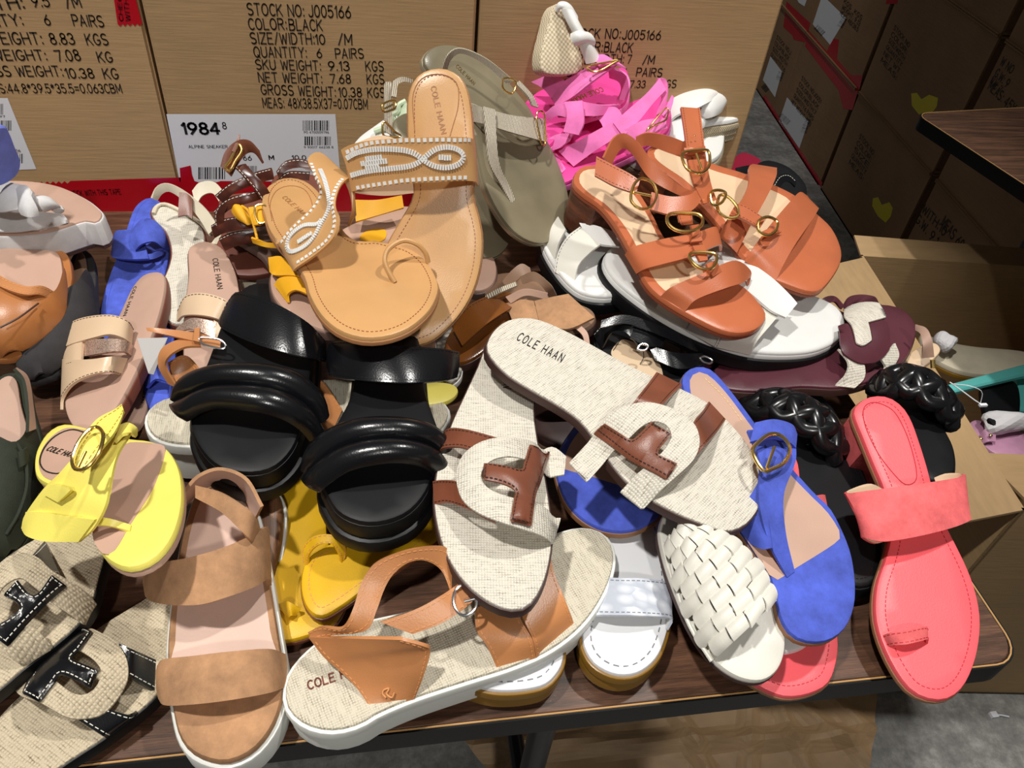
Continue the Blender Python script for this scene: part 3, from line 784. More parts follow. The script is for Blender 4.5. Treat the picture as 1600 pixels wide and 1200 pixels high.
L5 = lambda x, y, dx, dy, n, sx, sy, txt, hp: [(txt[i % len(txt)], (x + sx * i, y + sy * i), (x + sx * i + dx, y + sy * i + dy), hp) for i in range(n)]
wtext((2, 0), L5(1252, 124, 30, 38, 5, -4, 9, ['STOCK NO:J0051', 'COLOR:BLACK', 'SIZE/WIDTH:7', 'QUANTITY:6 PAIRS', 'NET WEIGHT: 7.33'], 5))
wtext((1, 0), L5(1213, 60, 22, 26, 4, -3, 9, ['STOCK NO:J', 'COLOR:BLACK', 'SIZE/WIDTH', 'QUANTITY:6'], 5))
wtext((2, 1), L5(1318, 4, 28, 28, 3, -3, 9, ['KGS  KGS', 'WEIGHT: 9.13', 'MEAS: 48X38.5'], 6))
wtext((3, 1), L5(1396, 45, 24, 30, 6, -4, 10, ['STOCK NO', 'COLOR:', 'SIZE/WIDTH', 'QUANTITY', 'NET WT', 'MEAS:'], 6))
wtext((3, 0), L5(1342, 215, 22, 28, 5, -4, 10, ['STOCK NO', 'COLOR:', 'SIZE', 'QUANTITY', 'MEAS:'], 6))
wtext((4, 1), [('W NO', (1562, 100), (1580, 116), 13), ('G.W: 9', (1553, 118), (1573, 138), 13), ('N.W: 7', (1547, 128), (1562, 146), 10), ('MEAS: 45X', (1543, 138), (1582, 178), 14)])
wtext((4, 0), [('WITH:10', (1440, 330), (1475, 370), 12), ('G.W. 9.16', (1430, 345), (1468, 392), 12), ('MEAS 60', (1470, 350), (1500, 392), 14)])

# ---------------------------------------------------------------- open carton on the floor at right
zr = -.22
q0 = at(1345, 398, zr)[:2]; q1 = at(1598, 797, zr)[:2]
oy = (q1 - q0) / np.linalg.norm(q1 - q0); ox = np.array([-oy[1], oy[0]])
if ox[0] < 0: ox = -ox
ln = float(np.linalg.norm(q1 - q0)); wd_ = .46; tk = .004
oc = empty('open_carton', tuple(q0 + oy * ln / 2 + ox * wd_ / 2) + (0,), 'open cardboard carton on the floor holding loose shoes and tissue', 'box')
def oc_panel(name, a, b, c, d, m=CARD):
    P4 = [np.array(p, float) for p in (a, b, c, d)]; n = np.cross(P4[1] - P4[0], P4[3] - P4[0]); n /= np.linalg.norm(n)
    V = P4 + [p - n * tk for p in P4]
    return local(oc, link(name, V, [(0, 1, 2, 3), (7, 6, 5, 4), (0, 4, 5, 1), (1, 5, 6, 2), (2, 6, 7, 3), (3, 7, 4, 0)], m, None, smooth=False))
Zr = TZ + zr
pt = lambda u, v, z: np.append(q0 + oy * u + ox * v, z)
oc_panel('side_wall', pt(0, 0, 0.006), pt(ln, 0, 0.006), pt(ln, 0, Zr), pt(0, 0, Zr))
oc_panel('side_wall', pt(ln, wd_, .006), pt(0, wd_, .006), pt(0, wd_, Zr), pt(ln, wd_, Zr))
oc_panel('side_wall', pt(0, wd_, .006), pt(0, 0, .006), pt(0, 0, Zr), pt(0, wd_, Zr))
oc_panel('side_wall', pt(ln, 0, .006), pt(ln, wd_, .006), pt(ln, wd_, Zr), pt(ln, 0, Zr))
oc_panel('bottom', pt(0, 0, .006), pt(0, wd_, .006), pt(ln, wd_, .006), pt(ln, 0, .006))
oc_panel('flap', pt(0, 0, Zr), pt(0, wd_, Zr), pt(-.05, wd_, Zr + .006), pt(-.05, 0, Zr + .012))
oc_panel('flap', pt(.01, 0, Zr), pt(.01, -.16, Zr - .06), pt(ln - .0, -.16, Zr - .07), pt(ln, 0, Zr))
oc_panel('flap', pt(ln, 0.02, Zr), pt(ln, wd_, Zr), pt(ln - .13, wd_, Zr - .03), pt(ln - .13, 0.02, Zr - .03))

# ---------------------------------------------------------------- flattened cardboard and litter on the floor
fz = -TZ + .004
FC = mat('flattened_card', (150, 122, 88), 0.6, 'card', amt=0.2)
pl = [at(690, 1130, fz)[:2], at(770, 1210, fz)[:2], at(800, 1300, fz)[:2], at(1352, 1240, fz)[:2], at(1371, 1088, fz)[:2], at(1360, 1000, fz)[:2], at(900, 960, fz)[:2], at(720, 1040, fz)[:2]]
lp = [np.array(p) for p in pl]
if area(lp) < 0: lp = lp[::-1]
dense = []
for i in range(len(lp)):
    for t in np.linspace(0, 1, 10, endpoint=False): dense.append(lp[i] + (lp[(i + 1) % len(lp)] - lp[i]) * t)
V2, T, idx = fill([dense], .009)
rd = random.Random(3)
cre = [(rd.uniform(0, 3.14), rd.uniform(-.5, .9), rd.uniform(.006, .016)) for _ in range(18)]
V = []
for p in V2:
    z = .0
    for a, c, h in cre:
        d = p[0] * math.cos(a) + p[1] * math.sin(a) - c; z += h * max(0, 1 - abs(d) / .022)
    V.append((p[0], p[1], .004 + z))
tag(link('flattened_carton', V, T, FC, None, smooth=False), 'flattened crumpled cardboard sheet on the concrete under the table edge', 'cardboard')
p = at(1553, 1118, -TZ)
b = Bag(); b.tube([p + (0, 0, .003), p + (.012, -.002, .003), p + (.024, -.006, .003)], .0016); b.box(p + np.array([-.002, 0, .003]), (.006, .005, .003))
tag(link('plastic_scrap', b.v, b.f, PAPER, None), 'tiny white plastic scrap on the bare concrete at lower right', 'litter')
# ================================================================ the shoes
LINEN = mat('linen_canvas', (212, 206, 192), 0.85, 'linen', rgb2=(128, 118, 102), scale=330)
LINEN2 = mat('natural_linen', (206, 198, 178), 0.85, 'linen', rgb2=(126, 114, 94), scale=360)
BROWN = mat('brown_leather', (122, 70, 50), 0.38, 'leather')
BROWN_D = mat('dark_brown_sole', (66, 43, 38), 0.5)
CORAL = mat('coral_leather', (250, 98, 106), 0.42, 'leather', amt=.03)
CORAL_S = mat('coral_suede', (236, 102, 104), 0.85, 'suede', amt=.16)
CORAL_D = mat('coral_thread', (190, 40, 58), 0.6)
NUDE = mat('nude_lining', (192, 156, 136), 0.55, 'leather', amt=.04)
BEIGE_L = mat('beige_lining', (214, 188, 156), 0.6, 'leather', amt=.05)
TAN_SOLE = mat('tan_sole_edge', (150, 106, 72), 0.55)
BLUE = mat('blue_suede', (72, 90, 190), 0.85, 'suede', amt=.16)
GOLD = mat('gold_metal', (250, 212, 130), 0.24, metal=1.0)
SILVER = mat('silver_metal', (235, 235, 238), 0.22, metal=1.0)
WHITE = mat('white_leather', (226, 226, 223), 0.35, 'leather', amt=.02)
WHITE_P = mat('white_patent', (226, 227, 230), 0.12, 'plain')
WHITE_C = mat('white_croc', (228, 232, 238), 0.25, 'scales', rgb2=(188, 194, 206), scale=130, bump=.8)
OFFW = mat('off_white_leather', (222, 219, 208), 0.42, 'leather', amt=.04)
RUBBER_W = mat('white_rubber', (228, 229, 222), 0.5)
GUM = mat('gum_rubber', (134, 98, 34), 0.32)
GREYSTITCH = mat('grey_thread', (120, 120, 124), 0.6)
TAN = mat('tan_leather', (190, 128, 80), 0.36, 'leather', amt=.08)
TANTHREAD = mat('tan_thread', (214, 150, 92), 0.6)
BLACKTXT = mat('black_print', (26, 24, 22), 0.5)
BROWNTXT = mat('brown_print', (120, 62, 44), 0.5)
DTHREAD = mat('dark_thread', (52, 32, 26), 0.6)
BLACK = mat('black_leather', (15, 16, 19), 0.24, 'leather', amt=.1)
BLACK_M = mat('black_matte', (11, 12, 15), 0.5, spec=.3)
BLACK_R = mat('black_rubber', (8, 9, 11), 0.45, spec=.35)

def linen_slide(label, heel, toe, out, rimmat, strapmat, lin, bands, ring, tee, txt, group, thread, hm=27, th=(9, 8)):
    s = Shoe('slide_sandal', label, heel, toe, group=group, base=.012)
    s.sole(out, lin, (3, 3), 'footbed', edge=1.2)
    s.sole(None, rimmat, th, 'outsole', edge=1, off=1.2, top=-1.6)
    s.arch(hm)
    for A, B in bands: s.strap(A, B, strapmat, 2, 'side_strap', stitch=thread, inset=2)
    s.panel(ring, lin, 'strap_ring', arch=True, ho=3, t=2.2, edge=1.0, sp=.006, ns=110)
    o = s.panel(tee, strapmat, 'crossbar', arch=True, ho=6.5, t=2.5, edge=1.4, sp=.005, ns=80, crown=1.2)
    lp = smooth_path([s.P(p[0], p[1], None, 7)[:2] for p in tee], 110, True)
    if area(lp) < 0: lp = lp[::-1]
    q = offset_loop(lp, -.0016); pts = [np.array([p[0], p[1], s.S(p[0]) + s.AR(p[0], p[1]) + .0066]) for p in q]
    bag = Bag(); s._dash(bag, pts, [(0, 0, 1)] * len(pts), 2.0, 1.2, .5, .3); s.put('stitching', bag.v, bag.f, thread, o, smooth=False)
    if txt: s.text('COLE HAAN', *txt, BLACKTXT, h=.2, bold=.001, space=1.8)
    return s
G_LIN = 'beige linen slides with brown crossbar'
linen_slide('beige linen slide with brown crossbar, toe pointing down, centre of the pile', (785, 545, .104), (800, 952, .098),
    [(757, 545), (765, 527), (790, 518), (815, 524), (832, 550), (838, 590), (834, 635), (838, 680), (850, 740), (858, 790), (862, 840), (856, 885), (845, 918), (828, 943), (806, 952), (775, 945), (740, 922), (712, 890), (692, 850), (681, 805), (679, 765), (688, 715), (706, 662), (732, 605), (748, 570)],
    BROWN_D, BROWN, LINEN,
    [([(690, 678, -1), (702, 669, 9), (730, 671), (778, 684)], [(684, 708, -1), (692, 700, 8), (718, 698), (745, 706)]),
     ([(676, 752, -1), (690, 750, 7), (714, 752), (745, 765)], [(678, 788, -1), (700, 785, 9), (735, 797), (775, 817)])],
    [(885, 712), (885, 712), (862, 697), (835, 690), (800, 683), (768, 684), (740, 695), (720, 715), (713, 745), (722, 778), (748, 800), (785, 815), (825, 828), (864, 850), (864, 850), (877, 808), (877, 808), (850, 790), (815, 780), (780, 770), (758, 757), (752, 738), (765, 720), (790, 712), (820, 716), (850, 735), (882, 740), (882, 740)],
    [(828, 693), (828, 693), (860, 703), (860, 703), (846, 750), (838, 772), (831, 821), (831, 821), (797, 813), (797, 813), (803, 778), (803, 762), (754, 747), (754, 747), (756, 722), (756, 722), (812, 732), (819, 722)],
    ((806, 540), (786, 606), 12), G_LIN, DTHREAD)
linen_slide('beige linen slide with brown crossbar lying on top, printed heel at upper left', (785, 522, .136), (1152, 832, .096),
    [(762, 548), (768, 522), (788, 503), (815, 496), (845, 500), (885, 517), (930, 541), (975, 566), (1025, 590), (1075, 612), (1110, 632), (1140, 660), (1168, 693), (1187, 725), (1196, 752), (1193, 777), (1178, 805), (1160, 822), (1135, 829), (1105, 820), (1060, 802), (1015, 778), (985, 757), (955, 722), (932, 688), (905, 655), (872, 632), (830, 608), (790, 582)],
    BROWN_D, BROWN, LINEN,
    [([(1026, 581, 0), (1012, 600, 11), (998, 618), (984, 637)], [(1066, 601, 0), (1052, 614, 11), (1040, 627), (1022, 645)]),
     ([(1108, 627, 0), (1100, 640, 9), (1090, 652), (1076, 668)], [(1134, 655, 0), (1122, 672, 9), (1103, 694), (1078, 722)])],
    [(890, 722), (890, 722), (914, 696), (935, 668), (955, 646), (985, 631), (1020, 628), (1060, 641), (1086, 662), (1094, 690), (1085, 716), (1060, 741), (1033, 765), (1005, 795), (1005, 795), (970, 767), (970, 767), (990, 745), (1020, 720), (1040, 700), (1050, 680), (1042, 663), (1022, 657), (1002, 666), (982, 685), (955, 708), (918, 752), (918, 752)],
    [(929, 675), (929, 675), (945, 660), (945, 660), (985, 685), (996, 680), (1018, 658), (1018, 658), (1051, 676), (1051, 676), (1030, 702), (1030, 708), (1060, 723), (1060, 723), (1043, 748), (1043, 748), (985, 716)],
    ((806, 530), (877, 566), 13), G_LIN, DTHREAD)

# coral slides
def coral(label, heel, toe, out, full=True):
    s = Shoe('heeled_sandal', label, heel, toe, group='coral block heel sandals', base=.015)
    if out: s.sole(out, CORAL, (7, 7), 'footbed', edge=3)
    else: s.generic(.09, .06).sole(None, CORAL, (7, 7), 'footbed', edge=3)
    s.sole(None, TAN_SOLE, (4, 4), 'outsole', edge=.8, off=.8, top=-5)
    s.heel(.24, CORAL_S, 52, 8, .92)
    s.rimstitch(CORAL_D, 7.5, ln=2.2)
    return s
s = coral('coral pink block heel slide with suede strap, toe over the table edge', (1385, 622, .078), (1480, 1094, .02),
    [(1334, 645), (1343, 628), (1362, 618), (1388, 619), (1410, 633), (1425, 655), (1438, 690), (1449, 725), (1460, 765), (1475, 810), (1494, 848), (1512, 885), (1525, 920), (1533, 960), (1532, 1000), (1523, 1040), (1506, 1074), (1482, 1092), (1452, 1092), (1422, 1076), (1396, 1040), (1376, 995), (1368, 955), (1371, 912), (1384, 872), (1392, 838), (1390, 800), (1380, 760), (1364, 722), (1349, 685)])
s.strap([(1384, 770, 0), (1355, 757, 8), (1318, 771, 17), (1360, 766, 30), (1430, 757, 33), (1498, 746, 27), (1508, 741, 18), (1480, 741, 6), (1460, 748, 0)],
        [(1393, 842, 0), (1365, 850, 4), (1345, 839, 12), (1378, 846, 22), (1430, 839, 26), (1490, 824, 22), (1518, 812, 13), (1502, 816, 4), (1485, 826, 0)], CORAL_S, 2.2, 'strap', BEIGE_L, n=44, mm=9)
s.strap([(1378, 993, -1), (1392, 988, 7), (1415, 985, 13), (1436, 980, 13), (1449, 979, 8), (1448, 984, 0)], [(1386, 1010, -1), (1398, 1008, 7), (1415, 1007, 13), (1438, 1002, 13), (1450, 999, 8), (1450, 1006, 0)], CORAL_S, 1.6, 'toe_loop', stitch=CORAL_D, inset=1.5)
s.tube([(1349, 641, .3), (1353, 668, .3), (1372, 708, .3), (1398, 742, .3), (1415, 757, .3), (1430, 752, .3), (1432, 735, .3), (1424, 700, .3), (1412, 668, .3), (1396, 642, .3), (1374, 630, .3), (1358, 630, .3)], .35, CORAL_D, 'heel_pad_seam', True, 60)
s = coral('coral block heel slide mostly hidden, only its toe showing below the woven sandal', (1195, 690, .05), (1225, 1088, .014), None)
s.AR = None
s.strap([(1115, 840, 0), (1150, 800, 28), (1250, 780, 28), (1289, 773, 10), (1285, 790, 0)], [(1120, 890, 0), (1160, 840, 26), (1250, 815, 26), (1294, 800, 10), (1285, 820, 0)], CORAL_S, 2.2, 'strap', BEIGE_L)

# blue suede thong sandals
s = Shoe('thong_sandal', 'blue suede thong sandal with gold buckle and nude insole beside the coral slide', (1085, 578, .10), (1290, 1004, .058), group='blue suede thong sandals', base=.012)
s.sole([(1066, 598), (1072, 580), (1090, 572), (1112, 577), (1138, 604), (1170, 646), (1205, 694), (1242, 735), (1275, 771), (1297, 792), (1314, 822), (1330, 862), (1337, 905), (1336, 945), (1322, 980), (1295, 1000), (1262, 1002), (1237, 990), (1221, 965), (1213, 930), (1200, 890), (1172, 848), (1140, 800), (1110, 735), (1085, 660)], BLUE, (6, 6), 'footbed', edge=2)
s.sole(None, TAN_SOLE, (5, 5), 'outsole', edge=.8, off=.5, top=-4)
s.panel([(1078, 594), (1092, 581), (1110, 588), (1136, 615), (1166, 655), (1202, 703), (1236, 742), (1270, 777), (1293, 800), (1313, 832), (1307, 847), (1241, 889), (1212, 906), (1195, 885), (1165, 840), (1130, 780), (1100, 700), (1085, 640)], NUDE, 'insole', sp=.009)
s.stitch([(1100, 590, .7), (1132, 622, .7), (1162, 662, .7)], mat('cream_thread', (232, 206, 150), .6))
s.strap([(1168, 672, 26), (1188, 722, 32), (1186, 780, 26), (1200, 842, 15), (1230, 902, 1)], [(1238, 664, 20), (1244, 716, 24), (1225, 772, 24), (1228, 832, 14), (1242, 893, 1)], BLUE, 2.4, 'thong_strap', NUDE, n=34)
s.strap([(1192, 742, 30), (1168, 780, 20), (1140, 808, 1)], [(1206, 856, 15), (1190, 858, 9), (1172, 850, 0)], BLUE, 2.2, 'side_strap', NUDE)
s.strap([(1180, 660, 34), (1210, 655, 36), (1238, 663, 30), (1246, 678, 24)], [(1172, 690, 36), (1204, 684, 38), (1232, 690, 32), (1244, 700, 24)], BLUE, 2.2, 'buckle_strap', NUDE)
s.buckle([(1176, 706, 40), (1186, 690, 41), (1204, 678, 41), (1222, 682, 39), (1234, 700, 36), (1226, 722, 36), (1206, 733, 38), (1192, 735, 40)], GOLD, 1.5, [(1198, 732, 40), (1210, 698, 41)])
s = Shoe('thong_sandal', 'blue suede thong sandal under the linen slides, only its rounded toe and rim showing', (985, 610, .058), (950, 832, .048), group='blue suede thong sandals', base=.012)
s.sole([(868, 722), (872, 750), (884, 780), (906, 806), (940, 825), (980, 829), (1015, 816), (1036, 792), (1034, 740), (1022, 680), (1008, 632), (982, 612), (948, 625), (910, 650), (880, 690)], BLUE, (6, 6), 'footbed', edge=3)
s.sole(None, TAN_SOLE, (6, 6), 'outsole', edge=.8, off=.8, top=-4)
s.panel([(879, 728), (892, 692), (916, 664), (955, 642), (990, 640), (1012, 690), (1018, 745), (985, 760), (950, 752), (915, 741), (893, 736)], NUDE, 'insole', sp=.009)

# white woven sandal
s = Shoe('woven_sandal', 'off white woven leather sandal beside the blue suede thong', (1045, 800, .07), (1190, 1063, .048), cat='sandal', base=.012)
s.sole([(1030, 830), (1040, 800), (1070, 795), (1105, 815), (1150, 850), (1190, 890), (1215, 940), (1227, 985), (1227, 1020), (1215, 1048), (1192, 1063), (1160, 1060), (1128, 1042), (1100, 1012), (1078, 975), (1058, 930), (1040, 880)], OFFW, (6, 6), 'footbed', edge=3, lip=1)
s.sole(None, BROWN_D, (4, 4), 'outsole', edge=.8, off=.6, top=-5)
s.arch(30, .5, wide=1.03)
Lf = smooth_path([(1040, 846), (1048, 880), (1060, 930), (1080, 982), (1112, 1033)], 9); Rt = smooth_path([(1072, 808), (1112, 822), (1152, 846), (1190, 886), (1214, 938)], 9)
GAP = mat('shadowed_leather', (70, 66, 60), .7)
s.strap([tuple(Lf[0]), tuple((Lf[0] * .5 + Rt[0] * .5)), tuple(Rt[0])], [tuple(Lf[8]), tuple((Lf[8] * .5 + Rt[8] * .5)), tuple(Rt[8])], OFFW, 1.2, 'vamp', ho=-1.5, n=20, mm=14)
rw = random.Random(5)
for i in range(8):
    A0, A1, B0, B1 = Lf[i], Lf[i + 1], Rt[i], Rt[i + 1]
    ncell = 4
    for j in range(ncell):
        f0 = (j + (.35 if i % 2 else 0)) / ncell; f1 = min(1, f0 + .95 / ncell)
        if f0 >= .98: continue
        q = lambda f, g: (A0 * (1 - g) + A1 * g) * (1 - f) + (B0 * (1 - g) + B1 * g) * f
        tw = rw.uniform(-.1, .1)
        k0, k1, k2, k3 = q(f0, .0 + tw), q(f1, -.1 - tw), q(f0, 1.12 + tw), q(f1, 1.0 - tw)
        if i % 2 == 0: pass
        s.strap([tuple(k0), tuple((k0 + k1) / 2), tuple(k1)], [tuple(k2), tuple((k2 + k3) / 2), tuple(k3)], OFFW, 1.4, 'woven_strip', puff=3.2, ho=.6 + (j % 2) * .8, n=8, mm=6)
for j in range(1, 4):
    f = j / 4
    pts = [(Lf[i] * (1 - f - (.03 if i % 2 else -.03)) + Rt[i] * (f + (.03 if i % 2 else -.03))) for i in range(9)]
    s.tube([(p[0], p[1]) for p in pts], .9, OFFW, 'woven_cord', n=30)
s.tube([(p[0], p[1], 1) for p in Lf], 1.6, OFFW, 'edge_piping')

# white slides on gum soles
def gum_slide(label, heel, toe, out, strap=None):
    s = Shoe('slide_sandal', label, heel, toe, group='white slides with gum soles', base=.028)
    if out: s.sole(out, WHITE_P, (5, 5), 'footbed', edge=2.5)
    else: s.generic(.092, .07).sole(None, WHITE_P, (5, 5), 'footbed', edge=2.5)
    s.sole(None, GUM, (8, 8), 'welt', edge=1.5, off=2.2, top=-3)
    s.sole(None, GUM, (16, 14), 'outsole', edge=2.5, off=1.2, top=-10)
    s.rimstitch(GREYSTITCH, 6, ln=4, gap=3, w=.8)
    if strap: s.strap(strap[0], strap[1], WHITE_C, 2.2, 'strap', WHITE, stitch=GREYSTITCH)
    return s
gum_slide('white slide with crocodile embossed strap on a gum sole, toe near the table edge', (985, 770, .031), (968, 1056, .03),
    [(910, 990), (918, 1022), (938, 1043), (968, 1054), (1000, 1049), (1027, 1026), (1042, 990), (1048, 950), (1046, 900), (1040, 850), (1026, 800), (1004, 772), (975, 768), (950, 790), (940, 840), (932, 890), (920, 940)],
    ([(922, 920, 0), (930, 902, 10), (965, 903, 19), (1010, 904, 19), (1048, 911, 10), (1047, 930, 0)], [(915, 975, 0), (924, 962, 9), (960, 961, 17), (1008, 962, 17), (1050, 967, 8), (1044, 985, 0)]))
gum_slide('white slide on a gum sole, only its toe peeking from below the tan sandal', (800, 830, .03), (772, 1078, .029), None)
# ---------------------------------------------------------------- front left part of the pile
SUEDE = mat('tan_suede', (172, 130, 94), 0.88, 'suede', amt=.14)
PINKISH = mat('pale_pink_lining', (216, 184, 168), 0.5, 'leather', amt=.04)
YELLOW = mat('lemon_leather', (240, 226, 108), 0.42, 'leather', amt=.03)
YTHREAD = mat('ochre_thread', (190, 160, 60), 0.6)
MUSTARD = mat('mustard_leather', (214, 168, 20), 0.45, 'leather', amt=.08)
WOODHEEL = mat('stacked_wood', (104, 72, 48), 0.45, 'wood', rgb2=(58, 38, 26))
WTHREAD = mat('white_thread', (225, 222, 210), 0.6)
WELT = mat('brown_welt', (92, 70, 62), 0.5)

# tan leather sandal with a printed linen footbed
s = Shoe('ankle_strap_sandal', 'tan leather sandal on white sole with printed linen footbed, lying along the table edge', (446, 1085, .04), (958, 860, .05), group='tan sandals with linen footbeds', base=.035)
s.sole([(446, 1088), (455, 1112), (482, 1132), (520, 1139), (560, 1130), (592, 1112), (650, 1088), (730, 1062), (800, 1040), (860, 1013), (908, 975), (940, 930), (957, 885), (955, 850), (935, 830), (905, 825), (868, 835), (820, 860), (760, 895), (700, 930), (640, 955), (570, 972), (510, 996), (472, 1026), (450, 1058)], LINEN2, (4, 4), 'footbed', edge=2)
s.sole(None, RUBBER_W, (9, 9), 'welt', edge=1.5, off=2.5, top=-2.5)
s.sole(None, RUBBER_W, (24, 20), 'outsole', edge=3, off=.8, top=-9)
s.text('COLE HAAN', (481, 1078), (577, 1046), 13, BROWNTXT, h=.3, bold=.006)
s.strap([(582, 1112, -2), (558, 1076, 4), (530, 1048, 10), (505, 1026, 16), (482, 996, 24)], [(648, 1092, -2), (662, 1056, 16), (672, 1018, 32), (662, 1010, 38), (625, 1000, 42)], TAN, 2.4, 'quarter', NUDE, n=30, mm=12, stitch=TANTHREAD)
s.strap([(481, 988, 24), (500, 980, 30), (535, 983, 38), (552, 950, 46), (564, 912, 54), (584, 882, 62), (618, 866, 66), (658, 856, 66), (692, 853, 58), (706, 866, 48)], [(486, 998, 22), (520, 993, 28), (572, 985, 36), (588, 955, 44), (600, 922, 50), (614, 898, 56), (636, 880, 60), (664, 876, 58), (690, 892, 48), (706, 930, 40)], TAN, 2.2, 'ankle_strap', NUDE, n=54, stitch=TANTHREAD)
s.strap([(594, 972, 36), (650, 952, 40), (690, 930, 44), (722, 908, 44)], [(645, 991, 30), (690, 974, 34), (722, 954, 38), (738, 940, 40)], TAN, 2.4, 'buckle_strap', NUDE, n=20, stitch=TANTHREAD)
s.buckle([(712, 922, 45), (730, 912, 48), (743, 930, 47), (743, 950, 44), (724, 962, 41), (709, 946, 42)], SILVER, 1.1, [(726, 940, 45), (742, 936, 47)])
s.blob([(690, 948, 38), (707, 940, 40), (672, 955, 36)], DTHREAD, 1.0, 'strap_hole')
s.strap([(778, 1048, -2), (762, 1012, 12), (745, 985, 20), (742, 950, 22)], [(837, 1028, -2), (832, 1000, 12), (814, 968, 18), (800, 930, 20)], TAN, 2.4, 'toe_strap', NUDE, n=20, stitch=TANTHREAD)
s.strap([(838, 1028, -2), (833, 1000, 12), (815, 960, 18), (805, 920, 20)], [(898, 978, -2), (886, 945, 12), (868, 900, 18), (858, 860, 20)], TAN, 2.4, 'toe_strap', NUDE, n=20, stitch=TANTHREAD)
s.tube([(603, 1090, 3.2), (598, 1084, 4.5), (600, 1078, 6), (608, 1076, 7), (604, 1084, 5), (612, 1090, 4), (616, 1082, 6)], .6, TANTHREAD, 'embossed_emblem')

s = Shoe('ankle_strap_sandal', 'tan sandal on thick white sole lying under the black slides, linen heel at left', (228, 665, .052), (712, 640, .045), group='tan sandals with linen footbeds', base=.035)
s.sole([(229, 655), (238, 634), (262, 621), (300, 618), (360, 608), (450, 596), (560, 592), (650, 604), (694, 630), (698, 655), (670, 680), (580, 694), (480, 696), (400, 694), (330, 692), (272, 690), (240, 678)], LINEN2, (4, 4), 'footbed', edge=2)
s.sole(None, RUBBER_W, (10, 10), 'welt', edge=1.5, off=2.5, top=-3)
s.sole(None, RUBBER_W, (36, 30), 'outsole', edge=3, off=.5, top=-11)
s.text('COLE HAAN', (273, 649), (350, 640), 9, BROWNTXT, h=.3, bold=.004)
s.strap([(262, 566, 40), (290, 556, 46), (318, 590, 34)], [(268, 590, 34), (282, 604, 26), (312, 612, 14)], TAN, 2.2, 'quarter', NUDE, stitch=TANTHREAD)
s.strap([(492, 590, 22), (508, 600, 20), (535, 640, 8)], [(486, 640, 14), (500, 668, 8), (512, 690, 0)], TAN, 2.2, 'side_strap', NUDE, stitch=TANTHREAD)
s.strap([(262, 600, 30), (247, 572, 44), (252, 545, 54), (280, 530, 60), (312, 528, 60)], [(276, 606, 30), (258, 574, 46), (264, 556, 56), (288, 542, 62), (314, 540, 62)], TAN, 2, 'ankle_strap', BEIGE_L)
s.strap([(228, 512, 66), (250, 513, 66), (300, 519, 64), (345, 530, 60)], [(230, 517, 64), (255, 522, 64), (300, 532, 62), (344, 544, 58)], TAN, 2, 'strap_tail', BEIGE_L)
s.strap([(304, 512, 68), (312, 512, 68)], [(302, 532, 66), (311, 534, 66)], TAN, 4, 'strap_keeper')
s.buckle([(312, 528, 66), (340, 530, 66), (352, 538, 64), (348, 545, 62), (318, 538, 64)], SILVER, 1.0)

# black slides with padded straps
def black_slide(label, heel, toe, out, rear, pad, thick):
    s = Shoe('slide_sandal', label, heel, toe, group='black slides with padded straps', base=.04)
    s.sole(out, BLACK_M, (6, 6), 'footbed', edge=3.5)
    s.sole(None, BLACK_R, (18, 16), 'midsole', edge=3, off=1.2, top=-4)
    s.sole(None, BLACK_R, thick, 'outsole', edge=4, off=4.5, top=-20)
    s.strap(*rear, BLACK, 3, 'rear_strap', puff=1.5, stitch=BLACK_M, n=30)
    s.strap(*pad, BLACK, 4, 'padded_strap', puff=10, fold=2, n=40, mm=21)
    return s
black_slide('left one of two black slides with padded double strap, under the tan sandal', (405, 440, .105), (385, 765, .088),
    [(296, 655), (302, 680), (315, 703), (333, 722), (358, 734), (398, 737), (430, 727), (455, 702), (468, 672), (480, 620), (488, 560), (488, 520), (478, 480), (450, 452), (412, 440), (378, 450), (352, 490), (325, 560), (305, 610)],
    ([(345, 497, 2), (356, 472, 12), (372, 456, 22), (425, 472, 32), (478, 502, 26), (508, 532, 6)], [(342, 505, 0), (348, 514, 6), (395, 536, 18), (450, 552, 20), (495, 562, 12), (508, 566, 0)]),
    ([(288, 622, -4), (294, 592, 8), (318, 578, 20), (360, 571, 28), (415, 572, 29), (462, 584, 22), (494, 612, 8), (500, 640, -4)], [(282, 645, -6), (292, 659, 2), (314, 646, 14), (340, 639, 20), (400, 644, 24), (440, 655, 18), (468, 672, 6), (484, 690, -6)]), (16, 14))
black_slide('right one of two black slides with padded double strap, beside the linen slide', (610, 478, .10), (585, 845, .088),
    [(500, 745), (510, 772), (526, 797), (550, 811), (577, 816), (607, 812), (637, 799), (660, 776), (674, 748), (686, 705), (684, 670), (672, 635), (662, 600), (658, 560), (650, 510), (628, 485), (600, 478), (574, 488), (558, 520), (555, 570), (548, 615), (530, 652), (508, 690)],
    ([(512, 552, 4), (516, 535, 12), (560, 533, 30), (620, 540, 34), (690, 545, 22), (717, 550, 8)], [(513, 580, 2), (518, 589, 8), (570, 595, 22), (640, 598, 25), (695, 595, 14), (714, 590, 4)]),
    ([(490, 728, -5), (496, 694, 6), (524, 670, 18), (575, 655, 28), (640, 657, 27), (680, 672, 16), (697, 700, 0)], [(491, 757, -6), (498, 770, 2), (514, 757, 10), (550, 735, 20), (608, 724, 24), (652, 728, 18), (676, 742, 6), (680, 760, -5)]), (16, 14))

